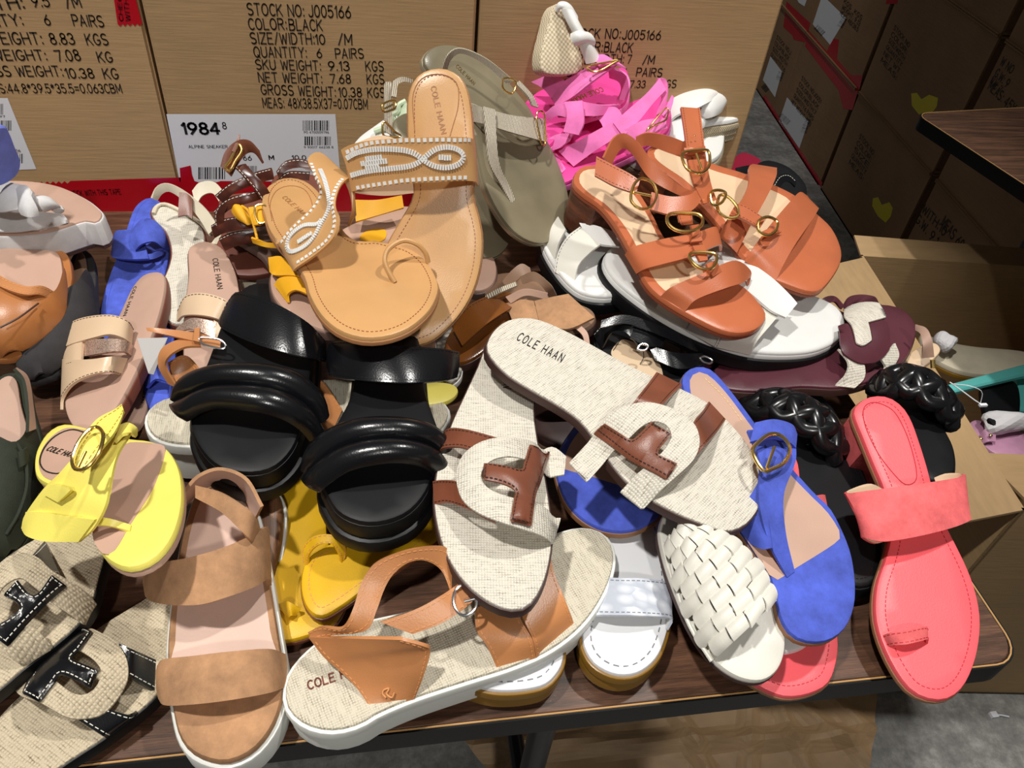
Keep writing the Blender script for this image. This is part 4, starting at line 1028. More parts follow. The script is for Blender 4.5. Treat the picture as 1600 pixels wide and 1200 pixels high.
# tan suede platform sandals
s = Shoe('platform_sandal', 'tan suede platform sandal with two wide straps at the front edge of the table', (335, 738, .055), (340, 1186, .036), group='tan suede platform sandals', base=.035)
s.sole([(268, 1100), (278, 1145), (297, 1172), (330, 1187), (362, 1187), (398, 1168), (427, 1130), (441, 1085), (442, 1040), (434, 985), (425, 930), (415, 870), (400, 800), (380, 760), (345, 742), (310, 760), (290, 810), (277, 870), (267, 940), (261, 1000), (262, 1050)], SUEDE, (8, 8), 'footbed', edge=4)
s.panel([(276, 1060), (274, 1000), (278, 940), (288, 880), (300, 820), (318, 775), (345, 758), (375, 772), (392, 810), (404, 870), (414, 930), (422, 985), (428, 1060)], PINKISH, 'insole', sp=.012)
s.sole(None, RUBBER_W, (30, 24), 'outsole', edge=2, off=2.5, top=-8)
s.rimstitch(mat('suede_thread', (206, 150, 96), .6), 1.2, top=-4)
s.strap([(246, 1040, -3), (256, 1030, 8), (300, 1025, 22), (360, 1018, 24), (420, 1014, 15), (446, 1022, -3)], [(248, 1092, -4), (258, 1102, 5), (300, 1101, 18), (360, 1094, 20), (420, 1083, 12), (445, 1074, -3)], SUEDE, 3.2, 'toe_strap', PINKISH, puff=1.5, n=36)
s.strap([(228, 888, 10), (240, 874, 26), (265, 876, 38), (300, 870, 45), (350, 855, 48), (398, 834, 42), (419, 823, 28), (417, 850, 8)], [(224, 915, 6), (230, 935, 14), (256, 944, 26), (310, 945, 34), (355, 933, 36), (400, 916, 28), (420, 904, 16), (424, 915, 2)], SUEDE, 3.2, 'instep_strap', PINKISH, puff=1, n=40)
s.strap([(305, 758, 56), (345, 770, 68), (380, 790, 66), (399, 808, 56), (405, 830, 40)], [(305, 778, 54), (345, 800, 62), (372, 825, 58), (390, 842, 50), (398, 850, 36)], SUEDE, 2.4, 'ankle_strap', PINKISH)
s.strap([(286, 790, 2), (310, 765, 4), (345, 752, 4), (380, 768, 4), (402, 810, 2)], [(283, 770, 40), (308, 742, 48), (345, 730, 50), (386, 746, 48), (412, 790, 40)], SUEDE, 2.4, 'heel_counter', PINKISH)
s = Shoe('platform_sandal', 'suede platform sandal with wood look sole, buried behind the front suede sandal', (400, 745, .05), (410, 930, .02), group='tan suede platform sandals', base=.03)
s.sole([(345, 770), (385, 752), (422, 760), (440, 785), (441, 830), (432, 880), (418, 925), (395, 940), (360, 930), (345, 880), (338, 820)], WOODHEEL, (10, 10), 'footbed', edge=6)
s.sole(None, RUBBER_W, (10, 10), 'outsole', edge=2, off=2.5, top=-8)

# lemon thong sandal
s = Shoe('thong_sandal', 'lemon yellow thong sandal with round gold buckle, tilted on the pile at left', (58, 708, .075), (268, 850, .125), base=.012)
s.sole([(52, 724), (57, 700), (74, 674), (100, 661), (135, 667), (170, 678), (205, 684), (232, 687), (256, 696), (274, 718), (283, 748), (283, 790), (270, 834), (245, 867), (212, 884), (186, 883), (162, 868), (147, 845), (138, 815), (118, 785), (92, 764), (66, 752), (55, 742)], YELLOW, (6, 6), 'footbed', edge=3)
s.sole(None, NUDE, (5, 5), 'outsole', edge=1, off=-.4, top=-5)
s.panel([(188, 700), (200, 691), (228, 691), (252, 694), (258, 702), (252, 728), (236, 768), (204, 818), (180, 858), (164, 866), (150, 852), (144, 832), (150, 800), (170, 780), (178, 740)], NUDE, 'insole', sp=.008)
s.panel([(60, 724), (66, 700), (82, 680), (104, 668), (135, 672), (160, 680), (150, 720), (118, 748), (92, 752), (68, 744)], NUDE, 'heel_pad', sp=.01)
s.tube([(134, 676, 1), (112, 671, 1), (88, 680, 1), (70, 698, 1), (62, 720, 1), (70, 735, 1), (90, 740, 1), (104, 735, 1)], .45, BLACKTXT, 'pad_seam')
s.text('COLE HAAN', (71, 703), (116, 716), 8, BLACKTXT, h=1.0, bold=.004)
s.strap([(33, 826, 2), (38, 806, 10), (66, 766, 26), (92, 740, 36), (118, 712, 44), (150, 690, 48)], [(122, 848, 2), (145, 826, 12), (164, 790, 24), (172, 752, 32), (184, 708, 40), (208, 672, 40)], YELLOW, 2.2, 'vamp', NUDE, n=34, mm=12)
s.strap([(34, 828, 3), (42, 838, 4), (70, 846, 5), (122, 847, 4)], [(40, 800, 12), (66, 800, 16), (100, 806, 18), (148, 812, 18)], YELLOW, 2.2, 'vamp_side', NUDE, n=16)
s.strap([(146, 806, 16), (175, 811, 8), (205, 820, 1)], [(146, 820, 14), (172, 822, 6), (203, 829, 1)], YELLOW, 2, 'toe_post', NUDE)
s.strap([(112, 728, 50), (126, 690, 56), (150, 656, 56), (178, 640, 54), (190, 631, 52)], [(128, 738, 46), (158, 700, 52), (178, 676, 52), (190, 652, 52), (193, 640, 52)], YELLOW, 2.4, 'buckle_strap', NUDE, n=22, stitch=YTHREAD)
s.strap([(186, 664, 44), (200, 660, 44), (214, 668, 40), (215, 680, 34)], [(178, 690, 44), (190, 678, 46), (205, 676, 44), (212, 684, 34)], YELLOW, 2.2, 'strap_end', NUDE)
s.buckle([(150, 667, 60), (161, 678, 59), (157, 702, 57), (145, 722, 54), (131, 733, 52), (118, 733, 52), (113, 719, 54), (120, 696, 58), (134, 676, 60)], GOLD, 1.2, [(122, 730, 56), (134, 705, 60)])
s.strap([(66, 772, 26), (82, 757, 32), (108, 762, 33)], [(90, 785, 24), (104, 772, 30), (110, 766, 32)], YELLOW, 2, 'strap_keeper', ho=3)

# natural linen slides with black crossbars
G_BL = 'natural linen slides with black crossbar'
NATURAL = mat('natural_canvas', (190, 176, 150), 0.88, 'linen', rgb2=(104, 90, 70), scale=300)
linen_slide('natural linen slide with black crossbar at the bottom left corner', (305, 915, .022), (-40, 1258, .02),
    [(-45, 1262), (-60, 1230), (-48, 1175), (0, 1118), (35, 1083), (90, 1033), (150, 983), (225, 936), (268, 908), (303, 904), (324, 922), (316, 962), (290, 1008), (264, 1045), (246, 1082), (215, 1112), (165, 1150), (110, 1186), (60, 1220), (0, 1258)],
    BLACK_R, BLACK, NATURAL,
    [([(246, 1032, -1), (228, 1024, 8), (208, 1015), (186, 1005)], [(244, 1080, -1), (222, 1068, 9), (205, 1058), (184, 1048)]),
     ([(216, 1114, -1), (204, 1118, 6), (165, 1106), (148, 1098)], [(166, 1153, -1), (158, 1148, 7), (130, 1130), (104, 1112)])],
    [(90, 964), (90, 964), (118, 972), (152, 985), (181, 1003), (198, 1032), (196, 1068), (166, 1110), (132, 1122), (100, 1118), (65, 1098), (32, 1086), (17, 1070), (17, 1070), (38, 1038), (38, 1038), (60, 1046), (88, 1064), (118, 1084), (144, 1078), (158, 1052), (148, 1032), (118, 1012), (95, 1005), (70, 996), (70, 996)],
    [(115, 973), (115, 973), (143, 985), (143, 985), (124, 1012), (112, 1028), (152, 1046), (152, 1046), (141, 1075), (141, 1075), (94, 1052), (84, 1064), (60, 1096), (60, 1096), (33, 1082), (33, 1082), (70, 1035)],
    None, G_BL, WTHREAD, hm=26, th=(14, 9))
linen_slide('natural linen slide with black crossbar at the left edge behind its pair', (140, 830, .045), (-190, 1150, .04),
    [(165, 848), (152, 905), (141, 945), (120, 975), (85, 1006), (40, 1040), (0, 1074), (-60, 1120), (-130, 1150), (-180, 1140), (-190, 1100), (-140, 1030), (-70, 950), (0, 878), (40, 850), (75, 832), (110, 822), (148, 824)],
    BLACK_R, BLACK, NATURAL,
    [([(70, 845, 2), (50, 868), (20, 880)], [(95, 900, 10), (60, 890), (40, 900)])],
    [(150, 942), (150, 942), (135, 924), (104, 904), (80, 890), (55, 868), (25, 864), (0, 884), (-25, 920), (-30, 960), (-10, 1000), (20, 1030), (38, 1036), (82, 1011), (82, 1011), (50, 978), (20, 985), (0, 970), (-8, 940), (5, 915), (30, 902), (55, 918), (80, 940), (110, 960), (132, 976), (132, 976)],
    [(80, 897), (80, 897), (103, 914), (103, 914), (10, 1008), (10, 1008), (-22, 985), (-22, 985), (30, 950), (4, 928), (4, 928), (26, 904), (26, 904), (52, 929)],
    None, G_BL, WTHREAD, hm=27, th=(14, 9))

# mustard sandals
s = Shoe('toe_loop_sandal', 'mustard yellow toe loop sandal under the right black slide', (690, 760, .036), (478, 945, .03), group='mustard yellow toe loop sandals', base=.012)
s.sole([(470, 922), (472, 890), (485, 866), (520, 845), (580, 800), (640, 768), (690, 758), (712, 785), (692, 830), (640, 872), (580, 912), (535, 945), (502, 962), (480, 950)], MUSTARD, (6, 6), 'footbed', edge=3)
s.sole(None, BROWN, (4, 4), 'outsole', edge=.8, off=.6, top=-5); s.rimstitch(TANTHREAD, 6)
s.strap([(474, 880, -1), (473, 856, 8), (490, 838, 18), (520, 836, 20), (540, 855, 8), (538, 876, 0)], [(480, 885, -1), (482, 866, 8), (498, 851, 16), (518, 850, 16), (530, 865, 8), (534, 880, 0)], MUSTARD, 2, 'toe_loop', NUDE, stitch=TANTHREAD, inset=1)
s = Shoe('toe_loop_sandal', 'mustard yellow sandal lying on the table between the suede sandal and the tan one', (455, 745, .026), (450, 1000, .016), group='mustard yellow toe loop sandals', base=.012)
s.generic(.085, .06).sole(None, MUSTARD, (6, 6), 'footbed', edge=3)
s.sole(None, BROWN, (4, 4), 'outsole', edge=.8, off=.6, top=-5)
s.strap([(432, 945, 4), (450, 940, 14), (470, 952, 8)], [(450, 966, 2), (455, 962, 10), (462, 962, 4)], MUSTARD, 2, 'toe_loop', NUDE)
# ---------------------------------------------------------------- rear of the pile
CAMEL = mat('camel_leather', (196, 150, 98), 0.34, 'leather', amt=.05)
CAMEL_D = mat('camel_edge', (168, 116, 74), 0.5)
OLIVE = mat('olive_leather', (122, 114, 92), 0.3, 'leather', amt=.12)
PEWTER = mat('pewter_edge', (170, 158, 132), 0.3, metal=.5)
ROPE = mat('silver_rope', (212, 203, 184), 0.45, 'rope', rgb2=(150, 138, 116), scale=260)
PINK = mat('pink_suede', (238, 122, 190), 0.85, 'suede', amt=.07)
PINK_F = mat('pink_insole', (222, 62, 146), 0.6, 'leather', amt=.04)
RUST = mat('rust_leather', (184, 102, 66), 0.33, 'leather', amt=.05)
RUST_D = mat('rust_edge', (132, 66, 42), 0.5)
INSOLE = mat('sand_insole', (222, 192, 158), 0.5, 'leather', amt=.04)
STACK = mat('stacked_heel', (96, 52, 32), 0.45, 'wood', rgb2=(54, 28, 18))
YSUEDE = mat('golden_yellow', (236, 172, 24), 0.6, 'leather', amt=.08)
BURG = mat('burgundy_leather', (84, 40, 50), 0.4, 'leather', amt=.08)
JUTE = mat('jute_rope', (206, 192, 164), 0.85, 'rope', rgb2=(150, 134, 104), scale=180)
BASKET = mat('basket_weave', (226, 214, 188), 0.8, 'basket', rgb2=(184, 168, 136), scale=380)
TAUPE = mat('taupe_leather', (138, 108, 86), 0.5, 'leather')
SNAKE = mat('snakeskin', (206, 200, 186), 0.4, 'scales', rgb2=(110, 104, 96), scale=260)
BROWNP = mat('glossy_brown_leather', (122, 72, 30), 0.22, 'leather', amt=.1)

# camel sandals with white embroidery
s = Shoe('toe_loop_sandal', 'camel sandal with white embroidered band, heel raised high in front of the middle carton', (690, 108, .275), (650, 541, .092), prof=[(0, 0), (.62, -12), (1, 0)], group='camel embroidered toe loop sandals', base=.012)
s.sole([(636, 190), (637, 150), (648, 122), (668, 108), (695, 106), (718, 118), (730, 140), (736, 168), (740, 210), (742, 260), (740, 305), (749, 342), (754, 375), (750, 420), (736, 463), (712, 500), (680, 530), (650, 541), (620, 543), (598, 520), (586, 470), (590, 422), (606, 378), (626, 343), (645, 305), (642, 260), (637, 222)], CAMEL, (6, 6), 'footbed', edge=3)
s.sole(None, CAMEL_D, (4, 4), 'outsole', edge=.8, off=.8, top=-4.5); s.rimstitch(RUST_D, 6.5, ln=2, gap=1.5)
s.tube([(648, 205, .3), (645, 150, .3), (660, 122, .3), (690, 116, .3), (714, 130, .3), (716, 165, .3), (708, 195, .3), (703, 213, .3)], .35, CAMEL_D, 'heel_pad_seam')
s.text('COLE HAAN', (673, 135), (690, 210), 8, CAMEL_D, h=.35, bold=.002)
o = s.strap([(641, 226, 0), (590, 212, 8), (533, 236, 18), (545, 227, 24), (577, 220, 32), (650, 215, 37), (715, 214, 30), (739, 217, 16), (744, 228, 0)], [(646, 302, -2), (600, 306, 4), (551, 301, 12), (562, 297, 18), (625, 288, 26), (690, 284, 26), (738, 283, 14), (748, 290, -2)], CAMEL, 2.2, 'embroidered_strap', INSOLE, n=44, mm=11)
s.embroider([[(537, 240), (577, 224), (650, 219), (738, 219)], [(553, 294), (625, 283), (690, 279), (738, 277)]], WHITE, o, w=3, ln=3, gap=2, lift=.5)
s.embroider([[(537, 253), (550, 241), (587, 233), (637, 235), (655, 243), (668, 256), (697, 263), (722, 254), (726, 244), (716, 233), (697, 229), (676, 234), (664, 246), (650, 257), (625, 262), (575, 267), (540, 277)],
   [(683, 246), (708, 246)], [(570, 249), (598, 245)], [(563, 256), (606, 251)], [(570, 263), (597, 258)]], WHITE, o, w=4.2, ln=1.6, gap=.6, lift=1.2)
s = Shoe('toe_loop_sandal', 'camel sandal with white embroidered band and toe loop, lying in front of its pair', (425, 292, .15), (640, 522, .152), group='camel embroidered toe loop sandals', base=.012)
s.sole([(413, 335), (408, 315), (414, 295), (430, 281), (452, 276), (476, 281), (498, 298), (520, 330), (540, 362), (560, 375), (585, 374), (610, 379), (642, 388), (667, 407), (683, 435), (685, 455), (674, 480), (655, 500), (632, 515), (600, 525), (565, 526), (530, 515), (503, 493), (484, 462), (474, 430), (455, 402), (434, 378), (420, 357)], CAMEL, (6, 6), 'footbed', edge=3)
s.sole(None, CAMEL_D, (4, 4), 'outsole', edge=.8, off=.8, top=-4.5); s.rimstitch(RUST_D, 6.5, ln=2, gap=1.5)
s.tube([(425, 345, .3), (422, 318, .3), (433, 297, .3), (455, 290, .3), (477, 297, .3), (488, 320, .3), (484, 345, .3)], .35, CAMEL_D, 'heel_pad_seam')
s.text('COLE HAAN', (440, 308), (478, 340), 6, CAMEL_D, h=.35)
o = s.strap([(430, 374, 0), (434, 381, 6), (455, 353, 22), (484, 326, 34), (499, 300, 44), (490, 272, 54), (481, 248, 58), (500, 238, 56), (528, 262, 50), (552, 300, 34), (557, 336, 6)], [(458, 424, -2), (463, 418, 4), (495, 396, 18), (520, 372, 32), (528, 345, 42), (524, 316, 48), (532, 290, 52), (547, 278, 50), (554, 292, 42), (554, 330, 24), (546, 354, 2)], CAMEL, 2.2, 'embroidered_strap', INSOLE, n=50, mm=11)
s.embroider([[(437, 382), (457, 357), (487, 329), (502, 302), (493, 274), (484, 250)], [(461, 413), (493, 391), (516, 369), (523, 345), (519, 316), (527, 290), (540, 276)]], WHITE, o, w=2.6, ln=2.6, gap=2, lift=.5)
s.embroider([[(506, 338), (498, 352), (478, 352), (455, 368), (449, 388), (456, 395), (478, 385), (494, 368), (500, 354), (512, 335), (516, 316), (508, 285), (498, 262)], [(465, 380), (488, 365)]], WHITE, o, w=3.6, ln=1.5, gap=.5, lift=1.1)
s.tube([(617, 441, 0), (606, 422, 8), (601, 405, 14), (608, 388, 18), (630, 376, 20), (652, 382, 16), (665, 396, 8), (669, 410, 0)], 2.2, CAMEL, 'toe_loop', n=30)

# golden yellow sandals under them
s = Shoe('strappy_sandal', 'golden yellow strap sandal with brown sole under the camel sandals', (650, 335, .10), (432, 468, .115), group='golden yellow strap sandals', base=.012)
s.sole([(422, 437), (428, 462), (450, 487), (487, 508), (520, 515), (560, 500), (600, 460), (640, 405), (662, 352), (652, 326), (625, 322), (590, 335), (545, 352), (500, 380), (450, 402), (428, 418)], NUDE, (5, 5), 'footbed', edge=2)
s.sole(None, WELT, (8, 8), 'outsole', edge=1.5, off=1.5, top=-3)
s.strap([(419, 402, 14), (440, 401, 20), (470, 424, 24), (500, 440, 20)], [(421, 425, 6), (430, 430, 12), (465, 432, 20), (490, 455, 16)], YSUEDE, 2.2, 'strap', NUDE)
s.strap([(428, 445, 4), (437, 434, 12), (460, 432, 18), (480, 440, 18)], [(449, 473, 2), (449, 460, 8), (462, 453, 14), (482, 460, 15)], YSUEDE, 2.2, 'strap', NUDE)
s.strap([(553, 312, 26), (590, 312, 30), (628, 305, 28)], [(556, 346, 14), (595, 335, 20), (631, 324, 22)], YSUEDE, 2.2, 'strap', NUDE)
s.panel([(562, 372), (570, 362), (588, 357), (603, 360), (600, 374), (580, 378)], YSUEDE, 'toe_patch', h=1.2, crown=1.5)
s = Shoe('strappy_sandal', 'golden yellow strap sandal with small buckles beside the brown gladiator sandal', (380, 340, .10), (520, 430, .085), group='golden yellow strap sandals', base=.012)
s.generic(.08, .06).sole(None, WELT, (8, 8), 'footbed', edge=2)
s.strap([(362, 328, 40), (366, 320, 46), (374, 320, 46)], [(382, 348, 36), (388, 352, 38), (393, 350, 36)], YSUEDE, 2.2, 'strap', NUDE, puff=3)
s.tube([(378, 322, 46), (388, 330, 48), (396, 350, 44), (402, 374, 36)], 1.3, YSUEDE, 'cord')
s.strap([(392, 372, 36), (412, 378, 36), (438, 382, 34)], [(395, 380, 30), (414, 386, 32), (436, 388, 30)], YSUEDE, 2.2, 'strap', NUDE)
s.strap([(388, 324, 52), (400, 322, 54), (412, 320, 54)], [(396, 352, 46), (406, 350, 50), (416, 346, 50)], YSUEDE, 2.2, 'strap', NUDE)
s.buckle([(398, 324, 58), (414, 321, 58), (418, 343, 54), (404, 348, 52)], GOLD, 1.0)

# olive thong sandals with rope straps
s = Shoe('thong_sandal', 'olive thong sandal with silver rope straps, heel leaning on the carton', (690, 74, .245), (852, 380, .09), group='olive thong sandals with rope straps', base=.012)
s.sole([(664, 100), (667, 82), (686, 70), (715, 71), (745, 85), (778, 108), (804, 138), (828, 168), (850, 208), (872, 252), (886, 292), (890, 322), (884, 352), (868, 373), (848, 380), (826, 376), (800, 358), (776, 325), (758, 285), (748, 240), (738, 200), (715, 155), (685, 125)], OLIVE, (6, 6), 'footbed', edge=2.5)
s.sole(None, PEWTER, (6, 6), 'outsole', edge=1.5, off=.8, top=-4)
s.text('COLE HAAN', (712, 104), (740, 133), 5, GOLD, h=.4)
s.strap([(731, 160, 2), (752, 167, 16), (800, 180, 27), (846, 185, 22), (852, 190, 8)], [(738, 190, 0), (758, 194, 13), (800, 207, 24), (848, 220, 18), (856, 220, 4)], ROPE, 2.4, 'rope_strap', NUDE, n=24)
s.strap([(755, 166, 26), (760, 210, 24), (765, 255, 15), (785, 292, 5), (799, 317, 0)], [(774, 171, 28), (776, 218, 24), (781, 258, 15), (796, 290, 5), (805, 312, 0)], ROPE, 2.4, 'toe_post', NUDE, n=24)
s.strap([(690, 112, 4), (700, 86, 22), (720, 76, 32), (760, 92, 40), (803, 126, 42)], [(697, 114, 2), (706, 92, 20), (723, 84, 29), (757, 101, 35), (794, 133, 36)], ROPE, 2, 'ankle_strap', BEIGE_L, n=28)
s.buckle([(788, 122, 46), (806, 128, 46), (800, 146, 40), (786, 138, 42)], GOLD, 1.0)
s.buckle([(838, 180, 30), (850, 178, 28), (852, 222, 18), (846, 224, 20)], GOLD, 1.0)
s.strap([(806, 130, 42), (825, 150, 42), (832, 165, 38)], [(812, 126, 42), (832, 148, 40), (842, 168, 34)], ROPE, 2, 'ankle_strap', BEIGE_L)
s = Shoe('thong_sandal', 'olive sandal below its pair, rounded toe showing right of the camel sandal', (640, 190, .17), (778, 402, .07), group='olive thong sandals with rope straps', base=.012)
s.sole([(615, 205), (622, 182), (645, 176), (680, 200), (720, 245), (755, 285), (785, 318), (797, 345), (799, 372), (786, 394), (766, 403), (742, 395), (715, 360), (685, 300), (645, 245)], OLIVE, (6, 6), 'footbed', edge=2.5)
s.sole(None, PEWTER, (6, 6), 'outsole', edge=1.5, off=.8, top=-4)
s.strap([(601, 205, 40), (600, 165, 50), (602, 130, 60), (611, 128, 60)], [(614, 212, 40), (613, 170, 50), (612, 140, 58), (616, 132, 58)], ROPE, 2.2, 'ankle_strap', BEIGE_L, n=20)
s.strap([(612, 150, 62), (614, 128, 64), (628, 120, 64), (645, 124, 60)], [(620, 152, 62), (621, 134, 63), (630, 128, 62), (644, 130, 58)], ROPE, 2, 'ankle_strap', BEIGE_L, n=16)
s.buckle([(598, 163, 64), (616, 157, 64), (617, 168, 62), (600, 175, 62)], GOLD, 1.1, [(600, 170, 65), (614, 163, 66)])
s.tube([(600, 190, 52), (616, 205, 50), (626, 213, 48), (600, 212, 46)], 1.1, GOLD, 'buckle', True)

# scalloped white and mint sandal
s = Shoe('scalloped_sandal', 'white sandal with mint scalloped edge mostly hidden behind the camel sandal', (648, 165, .165), (560, 235, .13), base=.012)
s.sole([(655, 160), (640, 165), (612, 178), (585, 196), (560, 215), (548, 235), (560, 250), (600, 245), (645, 225), (660, 190)], WHITE, (6, 6), 'footbed', edge=2)
s.tube([(634, 158, 20), (624, 164, 20), (622, 174, 16), (614, 180, 14), (616, 190, 8), (604, 198, 5), (585, 205, 4)], 3.0, mat('mint_leather', (196, 212, 182), .5), 'scalloped_trim', n=40)
s.strap([(622, 172, 14), (632, 162, 20), (650, 160, 20)], [(618, 205, 6), (632, 200, 10), (650, 200, 12)], mat('mint_leather', (196, 212, 182), .5), 2, 'strap', WHITE)

# white knotted wedges
s = Shoe('wedge_sandal', 'white knotted wedge sandal with basket weave heel standing against the right carton', (880, 6, .273), (895, 165, .18), group='white knotted wedge sandals', base=.03)
s.sole([(846, 108), (845, 84), (855, 46), (864, 16), (874, 4), (882, 8), (890, 32), (900, 62), (911, 92), (908, 108), (895, 116), (860, 116)], BASKET, (26, 20), 'footbed', edge=3)
s.strap([(866, 14, 2), (874, 3, 6), (888, 5, 8), (898, 22, 6)], [(874, 18, 2), (878, 14, 8), (890, 20, 10), (901, 34, 8)], WHITE, 4, 'heel_strap', puff=3)
s.strap([(876, 16, 6), (888, 40, 10), (900, 62, 12), (915, 100, 8)], [(898, 24, 10), (910, 44, 16), (922, 62, 16), (938, 90, 10)], WHITE, 4, 'knot_strap', puff=8, n=24)
s.strap([(892, 52, 14), (902, 48, 20), (918, 50, 18)], [(900, 72, 14), (912, 68, 20), (928, 72, 16)], WHITE, 4, 'knot', puff=6)
def knot_wedge(label, heel, toe, out, st):
    s = Shoe('wedge_sandal', label, heel, toe, group='white knotted wedge sandals', base=.05)
    s.sole(out, WHITE, (7, 7), 'footbed', edge=4)
    for k in range(3): s.sole(None, JUTE, (9, 9), 'rope_sole', edge=3.5, off=2 - k * .8, top=-7 - k * 8)
    for A, B in st: s.strap(A, B, WHITE, 4, 'knot_strap', puff=8, n=24)
    return s
knot_wedge('white knotted wedge sandal with jute rope sole, right of the pink sandals', (960, 175, .135), (1166, 170, .135),
    [(1168, 162), (1164, 178), (1145, 186), (1115, 190), (1060, 200), (990, 205), (955, 190), (950, 170), (980, 158), (1040, 152), (1100, 150), (1145, 151), (1162, 154)],
    [([(1040, 165, 2), (1045, 145, 16), (1068, 136, 26), (1100, 138, 30), (1128, 146, 22)], [(1042, 195, 0), (1060, 180, 14), (1085, 172, 22), (1110, 160, 26), (1128, 152, 20)]),
     ([(1092, 160, 22), (1104, 146, 30), (1122, 140, 30), (1132, 150, 22)], [(1098, 186, 4), (1112, 184, 10), (1126, 176, 10), (1131, 160, 14)])])
knot_wedge('white knotted wedge sandal with jute rope sole, behind the upright rust strap', (990, 235, .115), (1128, 220, .115),
    [(1133, 205), (1130, 232), (1118, 246), (1090, 256), (1040, 262), (995, 258), (980, 240), (1000, 222), (1050, 208), (1090, 194), (1115, 186), (1128, 192)],
    [([(1040, 225, 4), (1045, 195, 18), (1070, 180, 26), (1100, 180, 20), (1112, 188, 8)], [(1050, 250, 0), (1065, 225, 14), (1085, 210, 20), (1100, 200, 16), (1110, 194, 8)])])

# pink suede sandals
s = Shoe('strappy_sandal', 'pink suede strap sandal at the back, printed heel and gold buckle showing', (985, 118, .192), (815, 225, .138), group='pink suede strap sandals', base=.012)
s.sole([(974, 104), (982, 120), (980, 150), (966, 166), (935, 172), (900, 185), (870, 215), (840, 240), (815, 240), (802, 215), (806, 180), (830, 150), (865, 128), (900, 112), (940, 98)], PINK_F, (7, 7), 'footbed', edge=2.5)
s.sole(None, PINK, (8, 8), 'outsole', edge=1, off=.6, top=-5)
s.text('COLE HAAN', (940, 136), (890, 154), 7, GOLD, h=.4)
s.strap([(830, 128, 22), (850, 140, 22), (868, 164, 10)], [(862, 114, 36), (881, 127, 36), (895, 150, 24)], PINK, 2.4, 'instep_strap', PINK_F)
s.strap([(862, 152, 18), (880, 128, 34), (905, 112, 42), (922, 103, 48), (938, 90, 54)], [(868, 167, 16), (895, 151, 30), (920, 131, 40), (942, 115, 46), (966, 99, 50)], PINK, 2.4, 'buckle_strap', PINK_F, n=24)
s.strap([(927, 87, 58), (943, 85, 60), (958, 93, 56), (968, 98, 52)], [(936, 104, 54), (950, 100, 56), (964, 99, 54), (978, 106, 48)], PINK, 2.2, 'strap_tail', PINK_F)
s.buckle([(919, 104, 58), (926, 112, 57), (938, 110, 57), (956, 100, 56), (966, 94, 55), (954, 96, 57)], GOLD, 1.2)
s.strap([(850, 180, 18), (864, 166, 26), (884, 159, 30)], [(858, 189, 10), (870, 181, 18), (887, 184, 18)], PINK, 2.4, 'toe_strap', PINK_F)
s.strap([(908, 158, 30), (938, 164, 24), (968, 164, 8)], [(911, 181, 18), (934, 181, 14), (958, 177, 4)], PINK, 2.4, 'side_strap', PINK_F)
s.strap([(882, 159, 34), (886, 180, 26), (880, 206, 14)], [(910, 157, 36), (912, 190, 24), (904, 211, 14)], PINK, 2.6, 'strap_loop', PINK_F)
s.strap([(950, 106, 46), (976, 116, 38), (982, 135, 30), (976, 156, 14)], [(952, 122, 26), (966, 128, 24), (970, 140, 16), (964, 156, 4)], PINK, 2.2, 'heel_strap', PINK_F)
s = Shoe('strappy_sandal', 'pink suede strap sandal in front of its pair, beside the olive sandal', (1040, 165, .164), (868, 292, .114), group='pink suede strap sandals', base=.012)
s.sole([(1036, 150), (1048, 170), (1045, 200), (1020, 220), (985, 240), (945, 258), (905, 275), (880, 285), (860, 280), (850, 258), (856, 228), (880, 205), (920, 185), (970, 165), (1010, 150)], PINK_F, (7, 7), 'footbed', edge=2.5)
s.sole(None, PINK, (8, 8), 'outsole', edge=1, off=.6, top=-5)
s.strap([(850, 222, 22), (870, 210, 28), (897, 208, 30)], [(862, 236, 14), (876, 230, 20), (888, 219, 26)], PINK, 2.4, 'toe_strap', PINK_F)
s.strap([(872, 236, 12), (900, 222, 24), (930, 205, 32), (958, 190, 38)], [(896, 260, 2), (925, 239, 14), (945, 226, 22), (972, 209, 28)], PINK, 2.4, 'instep_strap', PINK_F, n=24)
s.strap([(925, 184, 34), (934, 186, 36), (941, 196, 34), (950, 220, 24)], [(936, 172, 44), (960, 167, 46), (972, 180, 40), (976, 206, 26)], PINK, 2.6, 'strap_loop', PINK_F)
s.strap([(958, 192, 38), (985, 168, 46), (1010, 146, 52), (1031, 122, 58)], [(974, 213, 28), (1000, 187, 36), (1020, 162, 44), (1041, 140, 50)], PINK, 2.4, 'long_strap', PINK_F, n=30)
s.strap([(1028, 123, 58), (1040, 124, 56), (1043, 140, 48), (1036, 174, 34)], [(1022, 142, 46), (1030, 144, 44), (1033, 154, 40), (1025, 180, 28)], PINK, 2.2, 'ankle_strap', PINK_F)
s.strap([(975, 203, 32), (1005, 188, 38), (1040, 184, 36)], [(990, 224, 20), (1012, 212, 26), (1043, 200, 28)], PINK, 2.2, 'buckle_strap', PINK_F)
s.strap([(1034, 180, 34), (1044, 160, 40), (1050, 148, 42)], [(1040, 184, 34), (1050, 166, 38), (1053, 152, 40)], PINK, 2.2, 'strap_tail', PINK_F)
s.strap([(856, 230, 10), (864, 246, 8), (878, 270, 2)], [(862, 228, 4), (872, 244, 2), (884, 264, 0)], PINK, 2.2, 'side_strap', PINK_F)
s.buckle([(1010, 205, 36), (1018, 194, 40), (1030, 180, 42), (1043, 168, 42), (1041, 186, 38), (1022, 196, 38)], GOLD, 1.0)

